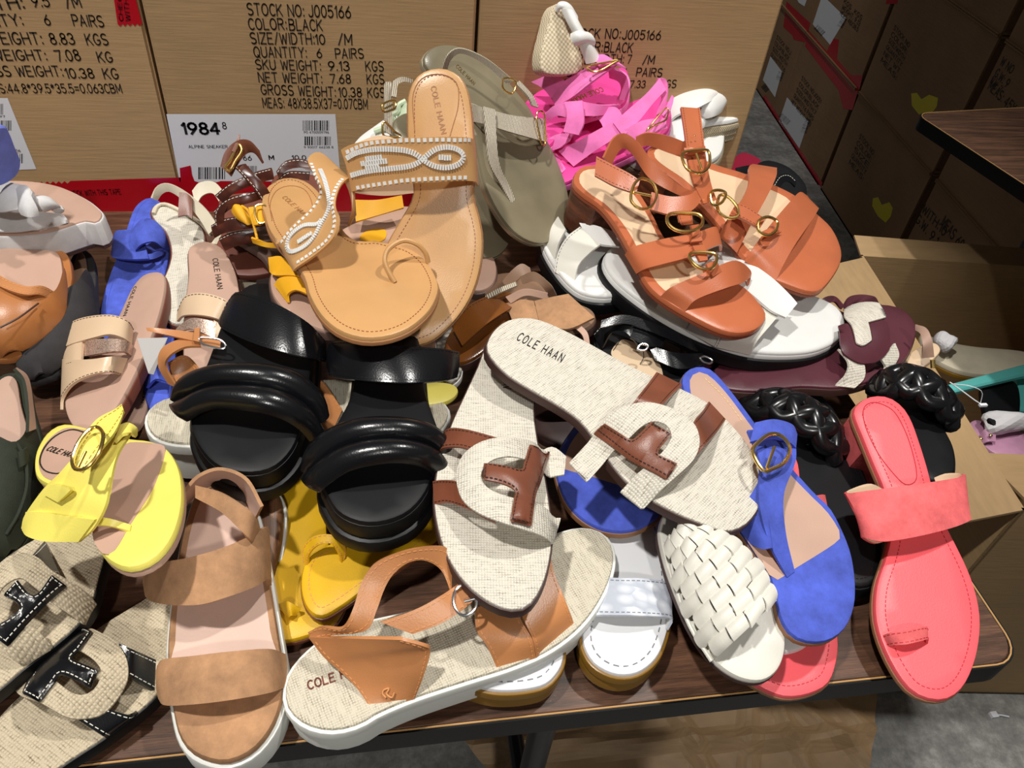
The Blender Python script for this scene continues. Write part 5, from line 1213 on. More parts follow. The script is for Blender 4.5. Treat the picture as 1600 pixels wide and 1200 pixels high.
# rust leather sandals with gold rings
def rust(label, heel, toe, out, ins):
    s = Shoe('ring_sandal', label, heel, toe, group='rust leather sandals with gold rings', base=.02)
    s.sole(out, RUST, (7, 7), 'footbed', edge=3.5)
    s.panel(ins, INSOLE, 'insole', sp=.012)
    s.sole(None, RUST_D, (4, 4), 'outsole', edge=.8, off=-.2, top=-6)
    s.heel(.22, STACK, 45, 9, .94)
    return s
RT = RUST_D
s = rust('rust leather sandal with gold rings, its square toe over the white loafer sandal', (905, 262, .152), (1182, 512, .105),
    [(896, 285), (899, 268), (912, 258), (936, 256), (966, 267), (998, 298), (1022, 336), (1041, 372), (1080, 405), (1130, 428), (1165, 448), (1186, 470), (1198, 488), (1195, 503), (1178, 516), (1152, 520), (1122, 513), (1074, 489), (1034, 464), (1010, 440), (990, 400), (966, 356), (940, 322), (912, 302)],
    [(906, 285), (910, 268), (934, 264), (964, 277), (992, 306), (1014, 340), (1032, 374), (1066, 405), (1100, 425), (1085, 450), (1050, 458), (1026, 440), (1004, 402), (980, 358), (950, 322), (922, 302)])
s.strap([(1032, 463, -1), (1050, 448, 12), (1100, 426, 24), (1148, 407, 26), (1174, 424, 8), (1170, 440, 0)], [(1070, 487, -1), (1088, 468, 11), (1137, 449, 20), (1160, 442, 16), (1173, 434, 5), (1170, 446, -1)], RUST, 2.4, 'toe_strap', INSOLE, n=34)
s.strap([(976, 398, -1), (988, 386, 11), (1037, 373, 22), (1082, 365, 26), (1118, 354, 20), (1124, 366, 4)], [(994, 428, -1), (1008, 420, 10), (1030, 414, 18), (1078, 401, 24), (1125, 382, 18), (1128, 392, 2)], RUST, 2.4, 'instep_strap', INSOLE, n=30)
s.strap([(1058, 330, 38), (1062, 345, 40), (1066, 352, 36)], [(1080, 328, 38), (1082, 342, 40), (1083, 350, 36)], RUST, 3, 'ring_tab', stitch=RT, inset=1.5)
s.strap([(1080, 352, 36), (1082, 362, 32), (1080, 378, 30)], [(1094, 350, 36), (1094, 362, 32), (1098, 376, 30)], RUST, 3, 'ring_tab')
s.strap([(1082, 384, 30), (1088, 396, 32), (1094, 408, 30)], [(1100, 382, 30), (1104, 394, 32), (1106, 406, 30)], RUST, 3, 'ring_tab')
s.strap([(1104, 412, 30), (1108, 422, 28), (1114, 432, 25)], [(1120, 406, 30), (1124, 416, 28), (1128, 424, 25)], RUST, 3, 'ring_tab')
s.buckle([(1048, 334, 40), (1043, 347, 40), (1055, 359, 39), (1075, 362, 39), (1093, 355, 40), (1098, 343, 40), (1088, 334, 41)], GOLD, 1.7, name='gold_ring')
s.buckle([(1079, 396, 34), (1082, 410, 34), (1096, 420, 33), (1112, 419, 33), (1120, 406, 34), (1114, 396, 34)], GOLD, 1.6, name='gold_ring')
s.strap([(1018, 300, 40), (1050, 307, 42), (1080, 303, 44), (1095, 288, 44)], [(1016, 327, 34), (1050, 335, 36), (1082, 328, 38), (1097, 310, 40)], RUST, 2.4, 'ankle_strap', INSOLE, n=20)
s.strap([(932, 244, 46), (955, 256, 48), (982, 270, 48), (1000, 282, 46)], [(929, 274, 38), (955, 288, 40), (975, 296, 40), (994, 302, 40)], RUST, 2.6, 'strap_tail', INSOLE, stitch=RT)
s.strap([(944, 246, 48), (958, 218, 58), (974, 208, 62), (992, 218, 60), (1020, 252, 54), (1056, 286, 46), (1088, 302, 40)], [(956, 258, 38), (966, 238, 46), (976, 232, 48), (990, 244, 46), (1014, 278, 42), (1050, 300, 38), (1088, 316, 34)], RUST, 2.4, 'ankle_strap', INSOLE, n=34)
s.buckle([(986, 313, 46), (1000, 326, 44), (1017, 323, 44), (1026, 304, 46), (1020, 286, 50), (1002, 279, 52), (990, 290, 50)], GOLD, 1.5, [(990, 300, 50), (1018, 306, 48)])
s.buckle([(1110, 302, 44), (1122, 297, 44), (1134, 302, 42), (1128, 316, 40), (1114, 320, 40)], GOLD, 1.5, name='gold_ring')
s = rust('rust leather sandal with gold rings, rightmost, square toe pointing at the open carton', (1022, 226, .15), (1290, 448, .10),
    [(1012, 246), (1014, 230), (1030, 221), (1060, 226), (1110, 252), (1160, 268), (1205, 285), (1245, 305), (1278, 333), (1302, 357), (1316, 390), (1312, 416), (1288, 449), (1266, 455), (1226, 442), (1195, 428), (1165, 402), (1135, 365), (1105, 330), (1065, 290), (1030, 264)],
    [(1024, 246), (1026, 233), (1058, 234), (1105, 262), (1155, 278), (1200, 294), (1238, 318), (1225, 360), (1200, 405), (1176, 396), (1146, 360), (1114, 322), (1072, 282), (1040, 260)])
s.strap([(1163, 408, -1), (1178, 386, 13), (1205, 350, 25), (1234, 316, 25), (1250, 300, 12), (1262, 306, 0)], [(1212, 439, -1), (1225, 412, 10), (1245, 378, 19), (1268, 345, 18), (1280, 325, 6), (1276, 330, -1)], RUST, 2.4, 'toe_strap', INSOLE, n=34)
s.strap([(1122, 368, 2), (1136, 346, 18), (1156, 318, 28), (1170, 288, 32), (1170, 262, 28), (1176, 256, 14)], [(1152, 394, -1), (1172, 354, 14), (1188, 326, 24), (1203, 298, 28), (1213, 275, 24), (1214, 262, 10)], RUST, 2.4, 'instep_strap', INSOLE, n=30)
s.strap([(1150, 318, 32), (1166, 322, 34), (1196, 342, 32)], [(1140, 335, 30), (1158, 340, 32), (1188, 356, 30)], RUST, 3, 'ring_tab', stitch=RT, inset=1.5)
s.strap([(1190, 362, 30), (1206, 366, 28)], [(1202, 356, 30), (1222, 362, 26)], RUST, 3, 'ring_tab')
s.buckle([(1124, 306, 38), (1138, 308, 40), (1152, 324, 38), (1152, 338, 35), (1136, 340, 34), (1122, 328, 36)], GOLD, 1.6, name='gold_ring')
s.buckle([(1186, 345, 36), (1200, 339, 37), (1214, 346, 34), (1212, 360, 32), (1198, 368, 31), (1185, 360, 33)], GOLD, 1.6, name='gold_ring')
s.strap([(1064, 167, 74), (1069, 200, 70), (1073, 232, 66)], [(1094, 169, 74), (1098, 204, 70), (1101, 230, 66)], RUST, 2.6, 'strap_tail', INSOLE, stitch=RT)
s.strap([(1069, 231, 68), (1085, 230, 70), (1102, 228, 68)], [(1070, 240, 66), (1086, 239, 68), (1103, 237, 66)], RUST, 4, 'strap_keeper')
s.strap([(1073, 238, 64), (1078, 262, 58), (1086, 290, 50), (1100, 318, 42)], [(1102, 238, 64), (1106, 262, 56), (1112, 290, 48), (1120, 312, 40)], RUST, 2.6, 'ankle_strap', INSOLE, n=20)
s.strap([(994, 214, 52), (1012, 208, 58), (1042, 212, 62), (1074, 224, 62)], [(996, 232, 42), (1014, 228, 46), (1042, 238, 48), (1076, 250, 48)], RUST, 2.4, 'ankle_strap', INSOLE, n=20)
s.buckle([(1068, 238, 70), (1068, 254, 68), (1078, 267, 66), (1096, 270, 64), (1108, 258, 64), (1108, 238, 68), (1100, 234, 70)], GOLD, 1.5, [(1088, 240, 72), (1096, 264, 68)])
s.blob([(1085, 212, 74)], GOLD, 1.2, 'strap_hole')

# white fisherman sandals with dark soles
def fisher(label, heel, toe, out, th):
    s = Shoe('fisherman_sandal', label, heel, toe, group='white fisherman sandals', base=.03)
    s.sole(out, WHITE, (6, 6), 'footbed', edge=4, lip=1.2)
    s.sole(None, WHITE, (6, 6), 'midsole', edge=1.5, off=.8, top=-5)
    s.sole(None, BLACK_R, th, 'outsole', edge=2.5, off=4, top=-10)
    return s
s = fisher('white fisherman sandal with black sole, long, under both rust sandals', (955, 400, .095), (1322, 535, .065),
    [(1322, 508), (1318, 520), (1300, 536), (1262, 548), (1200, 549), (1150, 540), (1090, 518), (1040, 492), (995, 462), (960, 432), (945, 405), (955, 385), (985, 375), (1040, 372), (1100, 385), (1150, 408), (1200, 437), (1240, 449), (1280, 463), (1306, 476), (1319, 492)], (16, 14))
s.arch(30)
s.strap([(1022, 486, -5), (1032, 470, 12), (1048, 452, 24)], [(1070, 516, -5), (1080, 498, 12), (1096, 480, 22)], OFFW, 2.4, 'side_strap', WHITE)
s.strap([(1072, 518, -5), (1082, 500, 13), (1098, 480, 24)], [(1116, 541, -5), (1127, 520, 13), (1142, 503, 22)], OFFW, 2.4, 'side_strap', WHITE)
s.strap([(1116, 542, -5), (1129, 519, 15), (1150, 492, 26), (1180, 460, 28)], [(1172, 555, -5), (1184, 532, 13), (1204, 508, 22), (1236, 470, 22)], OFFW, 2.4, 'side_strap', WHITE, stitch=GREYSTITCH, rows=1)
s.strap([(1128, 384), (1160, 402), (1204, 432), (1234, 460), (1246, 474)], [(1098, 416), (1134, 434), (1170, 456), (1204, 484), (1228, 496)], WHITE, 2.6, 'center_strap', WHITE, ho=5, n=30)
s = fisher('white fisherman sandal with black sole, short view below the olive sandal', (880, 322, .09), (975, 462, .078),
    [(850, 350), (848, 378), (864, 410), (888, 440), (912, 456), (945, 461), (975, 456), (998, 444), (1006, 425), (992, 400), (966, 370), (932, 342), (900, 328), (868, 328)], (16, 14))
s.strap([(866, 424, -4), (872, 394, 10), (886, 370, 20), (906, 354, 26)], [(896, 447, -4), (903, 416, 10), (920, 396, 19), (938, 382, 24)], OFFW, 2.4, 'side_strap', WHITE, stitch=GREYSTITCH, rows=1)
s.strap([(905, 348, 26), (930, 352, 28), (960, 362, 28)], [(912, 362, 22), (935, 380, 24), (968, 385, 24)], WHITE, 2.4, 'center_strap', WHITE)
s.strap([(848, 384, -4), (856, 356, 10), (872, 338, 16)], [(864, 414, -4), (872, 382, 10), (884, 358, 18)], OFFW, 2.4, 'side_strap', WHITE)
# ---------------------------------------------------------------- right edge, middle and left column
GREY_S = mat('light_grey_suede', (204, 202, 202), 0.88, 'suede', amt=.05)
DKGREY = mat('charcoal_suede', (50, 48, 50), 0.88, 'suede', amt=.12)
GREEN = mat('dark_green_suede', (36, 42, 28), 0.8, 'suede', amt=.15)
NUDE_L = mat('nude_leather', (214, 186, 154), 0.36, 'leather', amt=.03)
NUDE_F = mat('nude_footbed', (190, 156, 138), 0.48, 'leather', amt=.03)
NUDE_S = mat('nude_sole', (112, 62, 48), 0.5)
METAL_L = mat('rose_metallic', (206, 180, 164), 0.28, 'glitter', rgb2=(150, 124, 110), metal=.6)
CROC = mat('brown_croc', (92, 46, 32), 0.28, 'scales', rgb2=(66, 32, 24), scale=130, bump=.4)
BLACK_G = mat('glossy_black_leather', (14, 14, 16), 0.26, 'plain', coat=.15)
CREAM = mat('cream_leather', (216, 206, 182), 0.5, 'leather', amt=.06)

# burgundy slides with linen crossbar
def burgundy(label, heel, toe, out, full):
    s = Shoe('slide_sandal', label, heel, toe, group='burgundy slides with linen crossbar', base=.015)
    if out: s.sole(out, BURG, (5, 5), 'footbed', edge=2.5)
    else: s.generic(.088, .066).sole(None, BURG, (5, 5), 'footbed', edge=2.5)
    s.sole(None, BROWN_D, (10, 8), 'outsole', edge=1.2, off=.8, top=-3)
    return s
s = burgundy('burgundy slide with linen crossbar, beyond the white fisherman sandal toe', (1118, 590, .05), (1431, 522, .052),
    [(1432, 520), (1428, 500), (1410, 482), (1382, 475), (1350, 478), (1320, 488), (1270, 515), (1210, 540), (1160, 556), (1125, 568), (1113, 585), (1120, 600), (1145, 608), (1190, 610), (1250, 603), (1310, 605), (1352, 597), (1390, 580), (1418, 556)], True)
s.strap([(1316, 478), (1326, 464), (1345, 460), (1366, 463), (1374, 474)], [(1324, 492), (1330, 478), (1348, 472), (1364, 474), (1372, 486)], BURG, 2.4, 'side_strap') if s.arch(24) else 0
s.strap([(1310, 545), (1326, 566), (1322, 586), (1305, 603, 0)], [(1346, 560), (1352, 575), (1350, 592), (1336, 606, 0)], LINEN, 2.2, 'side_strap')
s.strap([(1378, 562), (1384, 574), (1374, 588, 2)], [(1399, 536), (1405, 556), (1392, 580, 0)], LINEN, 2.2, 'side_strap')
s.panel([(1313, 535), (1313, 535), (1318, 550), (1335, 562), (1352, 567), (1374, 562), (1390, 545), (1391, 522), (1385, 495), (1385, 495), (1357, 503), (1357, 503), (1363, 530), (1350, 538), (1338, 534), (1326, 505), (1310, 508), (1310, 508)], BURG, 'strap_ring', arch=True, ho=3, t=2.2, edge=1, sp=.006, ns=90)
s.panel([(1319, 480), (1319, 480), (1374, 472), (1374, 472), (1386, 494), (1386, 494), (1357, 502), (1357, 502), (1363, 530), (1363, 530), (1350, 538), (1338, 534), (1338, 534), (1331, 506), (1331, 506), (1320, 492)], LINEN, 'crossbar', arch=True, ho=6, t=2.5, edge=1.2, sp=.005, ns=80, crown=1)
s = burgundy('burgundy slide mostly hidden under its pair, strap loop peeking above the white toe', (1080, 560, .035), (1340, 500, .035), None, False)
s.strap([(1283, 478, 22), (1288, 465, 30), (1305, 463, 30), (1320, 478, 20)], [(1290, 485, 20), (1296, 474, 26), (1306, 472, 26), (1314, 484, 16)], BURG, 2.4, 'side_strap')

# nude strap with gold tube behind the braided slide
s = Shoe('buckle_sandal', 'nude sandal with small gold buckle behind the burgundy slide toe', (1462, 552, .045), (1390, 600, .03), base=.012)
s.sole([(1470, 545), (1462, 558), (1440, 575), (1400, 600), (1380, 600), (1385, 580), (1410, 560), (1440, 540), (1460, 535)], NUDE_L, (6, 6), 'footbed', edge=2)
s.strap([(1430, 507, 34), (1446, 512, 38), (1456, 530, 34), (1460, 558, 16)], [(1430, 516, 30), (1438, 522, 32), (1442, 540, 28), (1440, 560, 12)], NUDE_F, 2.4, 'ankle_strap', DKGREY)
s.tube([(1457, 562, 20), (1458, 575, 14)], 2.6, GOLD, 'buckle')

# black braided slides
s = Shoe('braided_slide', 'black braided strap slide whose long black footbed runs beside the blue thong', (1350, 905, .03), (1212, 600, .028), group='black braided slides', base=.02)
s.sole([(1375, 890), (1368, 908), (1345, 915), (1318, 905), (1295, 870), (1265, 800), (1235, 745), (1195, 700), (1170, 655), (1165, 610), (1185, 590), (1225, 588), (1270, 605), (1305, 640), (1330, 690), (1360, 760), (1376, 825), (1381, 862)], BLACK_M, (5, 5), 'footbed', edge=3)
s.sole(None, BLACK_R, (18, 14), 'outsole', edge=2, off=1.5, top=-4); s.rimstitch(BLACK_G, 6)
s.braid([(1168, 634, 2), (1195, 628, 18), (1238, 634, 28), (1284, 662, 24), (1314, 700, 4)], BLACK_G, 34, 8, 1.25, strands=4)
s = Shoe('braided_slide', 'black braided strap slide at the table corner edge, behind the coral heel', (1478, 735, .045), (1390, 575, .045), group='black braided slides', base=.02)
s.sole([(1495, 722), (1490, 742), (1470, 752), (1448, 745), (1425, 715), (1400, 680), (1378, 640), (1368, 600), (1375, 575), (1400, 566), (1430, 580), (1455, 620), (1475, 665), (1490, 695)], BLACK_M, (5, 5), 'footbed', edge=3)
s.sole(None, BLACK_R, (18, 14), 'outsole', edge=2, off=1.5, top=-4)
s.braid([(1370, 612, 2), (1392, 594, 20), (1426, 592, 30), (1462, 612, 26), (1486, 644, 4)], BLACK_G, 34, 8, 1.25, strands=4)
# plastic fastener
b = Bag(); p0 = at(1484, 597, .05); p1 = at(1536, 633, .035)
b.tube([tuple(at(*q)) for q in smooth_path([(1484, 597, .05), (1505, 612, .045), (1524, 626, .038), (1538, 634, .034)], 12)], .0006, False, 6)
b.tube([tuple(at(*q)) for q in smooth_path([(1490, 600, .05), (1515, 603, .055), (1534, 612, .05), (1532, 630, .036)], 14)], .0004, False, 6)
b.box(p1, (.004, .0016, .0012))
tag(link('tag_fastener', b.v, b.f, PAPER, None), 'white plastic tag fastener dangling from the black braided slide', 'tag')

# black sandal with silver buckles
s = Shoe('buckle_sandal', 'black strap sandal with silver buckles and beige insole behind the upper linen slide', (950, 520, .06), (1085, 640, .045), base=.015)
s.sole([(932, 540), (935, 515), (960, 503), (990, 515), (1030, 545), (1070, 575), (1105, 605), (1115, 635), (1095, 655), (1060, 650), (1020, 625), (980, 590), (945, 560)], BLACK_M, (5, 5), 'footbed', edge=2)
s.panel([(955, 552), (962, 538), (976, 530), (1000, 540), (1026, 560), (1036, 590), (1018, 604), (990, 585), (966, 566)], BEIGE_L, 'heel_pad')
s.sole(None, BLACK_R, (14, 10), 'outsole', edge=1.5, off=2, top=-2)
s.tube([(958, 548, .4), (975, 528, .4), (1000, 542, .4), (1006, 556, .4), (1000, 570, .4)], .4, BLACKTXT, 'pad_seam')
s.strap([(925, 520, 2), (945, 503, 16), (972, 500, 26), (1000, 515, 24), (1016, 540, 14)], [(940, 545, 2), (955, 520, 14), (975, 518, 20), (994, 535, 18), (1004, 550, 10)], BLACK, 2.6, 'strap', BEIGE_L, stitch=WTHREAD, rows=1)
s.strap([(990, 508, 26), (1020, 520, 24), (1040, 528, 20)], [(985, 528, 20), (1010, 540, 18), (1034, 542, 16)], BLACK, 2.6, 'strap_tail', DKGREY)
s.strap([(1012, 538, 14), (1050, 550, 18), (1090, 552, 16), (1120, 548, 10)], [(1024, 562, 10), (1060, 576, 12), (1096, 572, 10), (1120, 566, 6)], BLACK, 2.6, 'strap', DKGREY)
s.strap([(940, 500, 30), (980, 492, 34), (1040, 512, 30), (1080, 530, 22), (1116, 542, 12)], [(938, 512, 28), (980, 506, 30), (1036, 526, 26), (1076, 544, 18), (1110, 556, 8)], BLACK, 2.4, 'ankle_strap', DKGREY)
s.buckle([(996, 546, 22), (1002, 538, 24), (1012, 540, 24), (1008, 547, 22)], SILVER, 1.1)
s.buckle([(1094, 560, 18), (1100, 557, 19), (1112, 562, 18), (1110, 568, 17), (1100, 566, 17)], SILVER, 1.1)

# dark sandals buried in the middle
s = Shoe('loafer', 'dark brown sandal sole in the gap between the two linen slides', (900, 590, .035), (860, 700, .025), base=.015)
s.sole([(832, 640), (838, 605), (865, 585), (900, 585), (925, 605), (928, 640), (915, 675), (885, 695), (850, 690), (834, 670)], BROWN_D, (8, 8), 'footbed', edge=3)
s.sole(None, TAUPE, (8, 8), 'outsole', edge=1.5, off=1.5, top=-7)
s.strap([(834, 625, 4), (860, 612, 16), (905, 620, 10)], [(836, 650, 2), (862, 640, 14), (905, 650, 6)], BROWN_D, 2.4, 'strap')
s = Shoe('strappy_sandal', 'tan suede strap sandal with wide band, in the gap above the linen slide heel', (930, 490, .075), (790, 480, .06), base=.015)
s.sole([(930, 497), (915, 512), (880, 520), (840, 518), (800, 505), (775, 490), (780, 470), (810, 460), (850, 462), (890, 470), (922, 482)], TAUPE, (6, 6), 'footbed', edge=2)
s.sole(None, BROWN_D, (10, 10), 'outsole', edge=1.5, off=1, top=-4)
s.strap([(835, 470, 22), (862, 464, 24), (888, 459, 24)], [(842, 500, 14), (884, 514, 16), (929, 496, 16)], SUEDE, 2.6, 'wide_strap', TAUPE)
s.strap([(790, 474, 18), (812, 468, 22), (834, 470, 22)], [(800, 500, 10), (820, 498, 14), (842, 502, 14)], SUEDE, 2.6, 'wide_strap', TAUPE)
s.strap([(905, 506, 14), (918, 520, 10), (922, 540, 2)], [(898, 512, 12), (910, 524, 9), (914, 540, 2)], NUDE, 2.2, 'ankle_strap')
s = Shoe('strappy_sandal', 'taupe thin strap sandal tangled behind the camel sandal toe', (870, 450, .075), (760, 450, .06), base=.012)
s.sole([(868, 455), (850, 468), (810, 470), (770, 468), (752, 450), (765, 432), (800, 425), (845, 432)], TAUPE, (6, 6), 'footbed', edge=2)
s.strap([(784, 440, 26), (800, 422, 36), (815, 412, 40), (828, 418, 36)], [(796, 452, 20), (808, 438, 28), (820, 430, 32), (832, 434, 28)], TAUPE, 2.2, 'strap')
s.strap([(812, 432, 32), (835, 425, 38), (860, 445, 26), (870, 462, 10)], [(816, 444, 26), (836, 440, 30), (850, 452, 22), (858, 466, 8)], TAUPE, 2.2, 'strap')
s.strap([(790, 464, 20), (820, 452, 26), (856, 458, 18)], [(798, 474, 14), (822, 462, 20), (854, 468, 12)], NUDE, 2.2, 'strap')
s.strap([(758, 462, 24), (780, 450, 28), (806, 440, 30)], [(760, 468, 22), (784, 456, 26), (808, 446, 28)], ROPE, 2, 'rope_strap')
s = Shoe('slide_sandal', 'brown toe of a sandal peeking right of the camel sandal toe', (735, 380, .075), (762, 448, .065), base=.012)
s.sole([(728, 385), (745, 378), (768, 395), (776, 418), (772, 440), (757, 452), (738, 452), (726, 435), (722, 410)], NUDE, (6, 6), 'footbed', edge=2.5)
s.sole(None, WELT, (9, 9), 'outsole', edge=1.5, off=1.6, top=-4)
s = Shoe('slide_sandal', 'glossy brown leather slide between the right black slide and the linen slide', (800, 470, .07), (712, 555, .055), base=.015)
s.sole([(808, 462), (805, 490), (785, 520), (755, 548), (725, 565), (700, 560), (695, 535), (715, 500), (745, 470), (780, 455)], BROWNP, (6, 6), 'footbed', edge=2.5)
s.sole(None, BROWN_D, (10, 10), 'outsole', edge=1.5, off=1, top=-4)
s.strap([(703, 505, 16), (735, 475, 26), (768, 460, 18)], [(722, 540, 12), (762, 505, 22), (800, 480, 12)], BROWNP, 2.4, 'strap', TAUPE, stitch=DTHREAD, rows=1)
s = Shoe('slide_sandal', 'snakeskin print sandal peeking out behind the right black slide', (700, 500, .06), (700, 590, .045), base=.012)
s.sole([(682, 520), (690, 505), (708, 508), (718, 530), (722, 560), (720, 585), (705, 598), (690, 590), (684, 560)], SNAKE, (6, 6), 'footbed', edge=2)
s.sole(None, WHITE, (8, 8), 'outsole', edge=1, off=1, top=-4)

# blue suede slide with bow
s = Shoe('bow_slide', 'blue suede slide with bow strap in front of the left carton', (178, 548, .018), (237, 309, .03), group='blue suede bow slides', base=.012)
s.sole([(236, 308), (222, 312), (209, 325), (200, 348), (187, 388), (171, 428), (159, 468), (156, 500), (162, 530), (180, 548), (200, 540), (222, 510), (242, 470), (258, 430), (264, 390), (262, 345), (252, 316)], BLUE, (7, 7), 'footbed', edge=2.5)
s.sole(None, TAN_SOLE, (6, 6), 'outsole', edge=1, off=.2, top=-6); s.rimstitch(BLUE, 6, solid=True, w=.5)
s.strap([(177, 368, 2), (183, 360, 14), (207, 359, 22), (222, 362, 24)], [(173, 397, 0), (178, 403, 8), (205, 405, 16), (232, 404, 18)], BLUE, 2.6, 'bow_strap', BEIGE_L)
s.strap([(206, 360, 26), (222, 343, 32), (238, 343, 34), (252, 355, 30), (262, 378, 12)], [(212, 392, 20), (222, 382, 28), (240, 378, 28), (252, 386, 18), (259, 392, 6)], BLUE, 2.6, 'bow_loop', BEIGE_L, puff=4, n=22)
s.strap([(218, 398, 16), (238, 396, 18), (256, 390, 10)], [(216, 404, 14), (238, 405, 14), (256, 398, 6)], BLUE, 2.6, 'bow_loop', BEIGE_L)
s = Shoe('bow_slide', 'blue suede slide buried under the nude slides, blue patches showing by the grey paper tag', (240, 470, .03), (246, 640, .02), group='blue suede bow slides', base=.012)
s.sole([(222, 480), (240, 465), (262, 475), (270, 510), (275, 560), (276, 610), (262, 640), (240, 645), (226, 620), (224, 570), (222, 520)], BLUE, (7, 7), 'footbed', edge=2.5)
s.strap([(226, 582, 10), (245, 565, 22), (272, 575, 20)], [(228, 606, 6), (244, 592, 16), (268, 600, 12)], BLUE, 2.6, 'bow_strap')
b = Bag(); P4 = [at(214, 529, .075), at(262, 528, .07), at(240, 586, .055), at(232, 584, .058)]
nn = np.cross(P4[1] - P4[0], P4[3] - P4[0]); nn /= np.linalg.norm(nn)
b.v = P4 + [p - nn * .0008 for p in P4]; b.f = [(0, 1, 2, 3), (7, 6, 5, 4), (0, 4, 5, 1), (1, 5, 6, 2), (2, 6, 7, 3), (3, 7, 4, 0)]
tag(link('hang_tag', b.v, b.f, mat('grey_paper', (176, 174, 172), .7), None, smooth=False), 'grey folded paper hang tag between the two nude slides', 'tag')

# nude slides with metallic bands
def nude(label, heel, toe, out, bands, txt, roll=0):
    s = Shoe('slide_sandal', label, heel, toe, roll, group='nude slides with metallic bands', base=.02)
    s.sole(out, NUDE_F, (5, 5), 'footbed', edge=2.5)
    s.sole(None, NUDE_S, (12, 9), 'outsole', edge=1.5, off=1, top=-4)
    for i, (A, B, m) in enumerate(bands): s.strap(A, B, m, 2.4, 'metallic_band' if m is METAL_L else 'wide_band', NUDE_F, n=28, stitch=DTHREAD if m is NUDE_L else None, rows=1 if i == 0 else 3, inset=1.5)
    if txt: s.text('COLE HAAN', *txt, BLACKTXT, h=.3)
    return s
nude('nude slide with metallic band, toe toward the lemon thong sandal', (245, 426, .046), (118, 664, .042),
    [(240, 424), (254, 427), (257, 448), (248, 490), (230, 540), (206, 592), (184, 632), (162, 662), (135, 675), (112, 664), (100, 630), (112, 592), (140, 560), (165, 530), (186, 490), (205, 450), (222, 430)],
    [([(97, 545, 2), (97, 522, 12), (112, 503, 22), (140, 494, 27), (175, 492, 26), (200, 501, 18), (209, 514, 4)], [(97, 560, 0), (98, 545, 10), (112, 537, 18), (147, 527, 23), (172, 522, 22), (195, 529, 14), (206, 540, 2)], NUDE_L),
     ([(127, 537, 14), (140, 531, 22), (175, 529, 23), (200, 533, 14), (208, 540, 2)], [(126, 557, 12), (140, 555, 18), (175, 549, 19), (196, 550, 12), (206, 556, 1)], METAL_L),
     ([(97, 560, 0), (99, 562, 10), (120, 562, 18), (145, 561, 22), (175, 557, 21), (200, 560, 2)], [(94, 640, -3), (96, 622, 4), (112, 600, 14), (140, 586, 18), (170, 581, 15), (190, 586, 0)], NUDE_L),
     ([(97, 535, 3), (102, 530, 12), (114, 526, 18), (128, 528, 20)], [(96, 575, 0), (100, 572, 9), (112, 568, 15), (127, 566, 17)], NUDE_L)], ((209, 448), (192, 494), 4), 16)
s = Shoe('slide_sandal', 'nude footbed of a buried sandal between the left nude slide and the linen heel', (226, 560, .02), (200, 668, .018), base=.012)
s.sole([(206, 566), (222, 556), (234, 570), (234, 610), (226, 650), (212, 670), (194, 664), (186, 640), (194, 600)], NUDE_F, (6, 6), 'footbed', edge=2)
s.text('COLE HAAN', (229, 580), (220, 630), 4, BLACKTXT)
s = Shoe('slide_sandal', 'lemon patent sandal toe peeking between the right black slide and the linen slide', (640, 600, .05), (705, 615, .045), base=.012)
s.sole([(650, 600), (680, 596), (708, 600), (716, 612), (700, 626), (665, 632), (645, 625)], YELLOW, (6, 6), 'footbed', edge=2)
nude('nude slide with metallic band, printed heel upright beside the black slide', (312, 378, .085), (330, 648, .055),
    [(296, 385), (320, 376), (346, 386), (362, 410), (372, 440), (374, 480), (370, 540), (372, 600), (358, 638), (330, 650), (302, 640), (288, 600), (286, 540), (288, 480), (294, 430), (293, 400)],
    [([(277, 486, 2), (290, 462, 16), (320, 458, 24), (356, 470, 20), (372, 490, 2)], [(276, 502, 0), (286, 493, 10), (312, 492, 20), (340, 498, 18), (362, 512, 2)], NUDE_L),
     ([(276, 512, 6), (300, 497, 18), (335, 503, 20), (352, 512, 10)], [(272, 522, 4), (300, 514, 14), (338, 530, 14), (350, 532, 6)], METAL_L),
     ([(334, 500, 20), (352, 512, 16), (366, 524, 2)], [(338, 532, 14), (350, 550, 10), (360, 570, 2)], NUDE_L)], ((332, 404), (340, 452), 8))

# linen sling sandal
s = Shoe('sling_sandal', 'linen sling back sandal with brown welt beside the blue bow slide', (252, 318, .06), (280, 500, .035), base=.012)
s.sole([(236, 330), (244, 318), (258, 316), (272, 322), (300, 340), (318, 362), (316, 400), (306, 440), (300, 480), (285, 505), (262, 500), (248, 478), (250, 450), (264, 415), (268, 390), (260, 362), (244, 346)], LINEN, (5, 5), 'footbed', edge=2)
s.sole(None, NUDE_S, (10, 8), 'outsole', edge=1.2, off=1.6, top=-2)
s.tube([(240, 334, 2), (246, 322, 2), (258, 319, 2), (276, 326, 2), (310, 346, 2), (330, 368, 2)], 2.0, CREAM, 'piping')
s.strap([(238, 310, 34), (245, 292, 44), (262, 287, 48), (290, 300, 46), (320, 325, 38), (340, 352, 26)], [(246, 314, 28), (254, 303, 36), (266, 300, 40), (288, 315, 38), (310, 340, 30), (326, 366, 18)], CREAM, 2.4, 'sling_strap', LINEN, n=28)
s.strap([(300, 298, 46), (312, 285, 52), (334, 284, 54), (350, 300, 48)], [(306, 322, 38), (316, 306, 44), (332, 302, 46), (344, 318, 40)], CREAM, 2.4, 'sling_strap', LINEN, n=20)
s.strap([(280, 300, 48), (292, 302, 48), (300, 310, 46)], [(278, 338, 36), (292, 336, 36), (300, 342, 34)], BROWN, 2.6, 'strap_keeper')
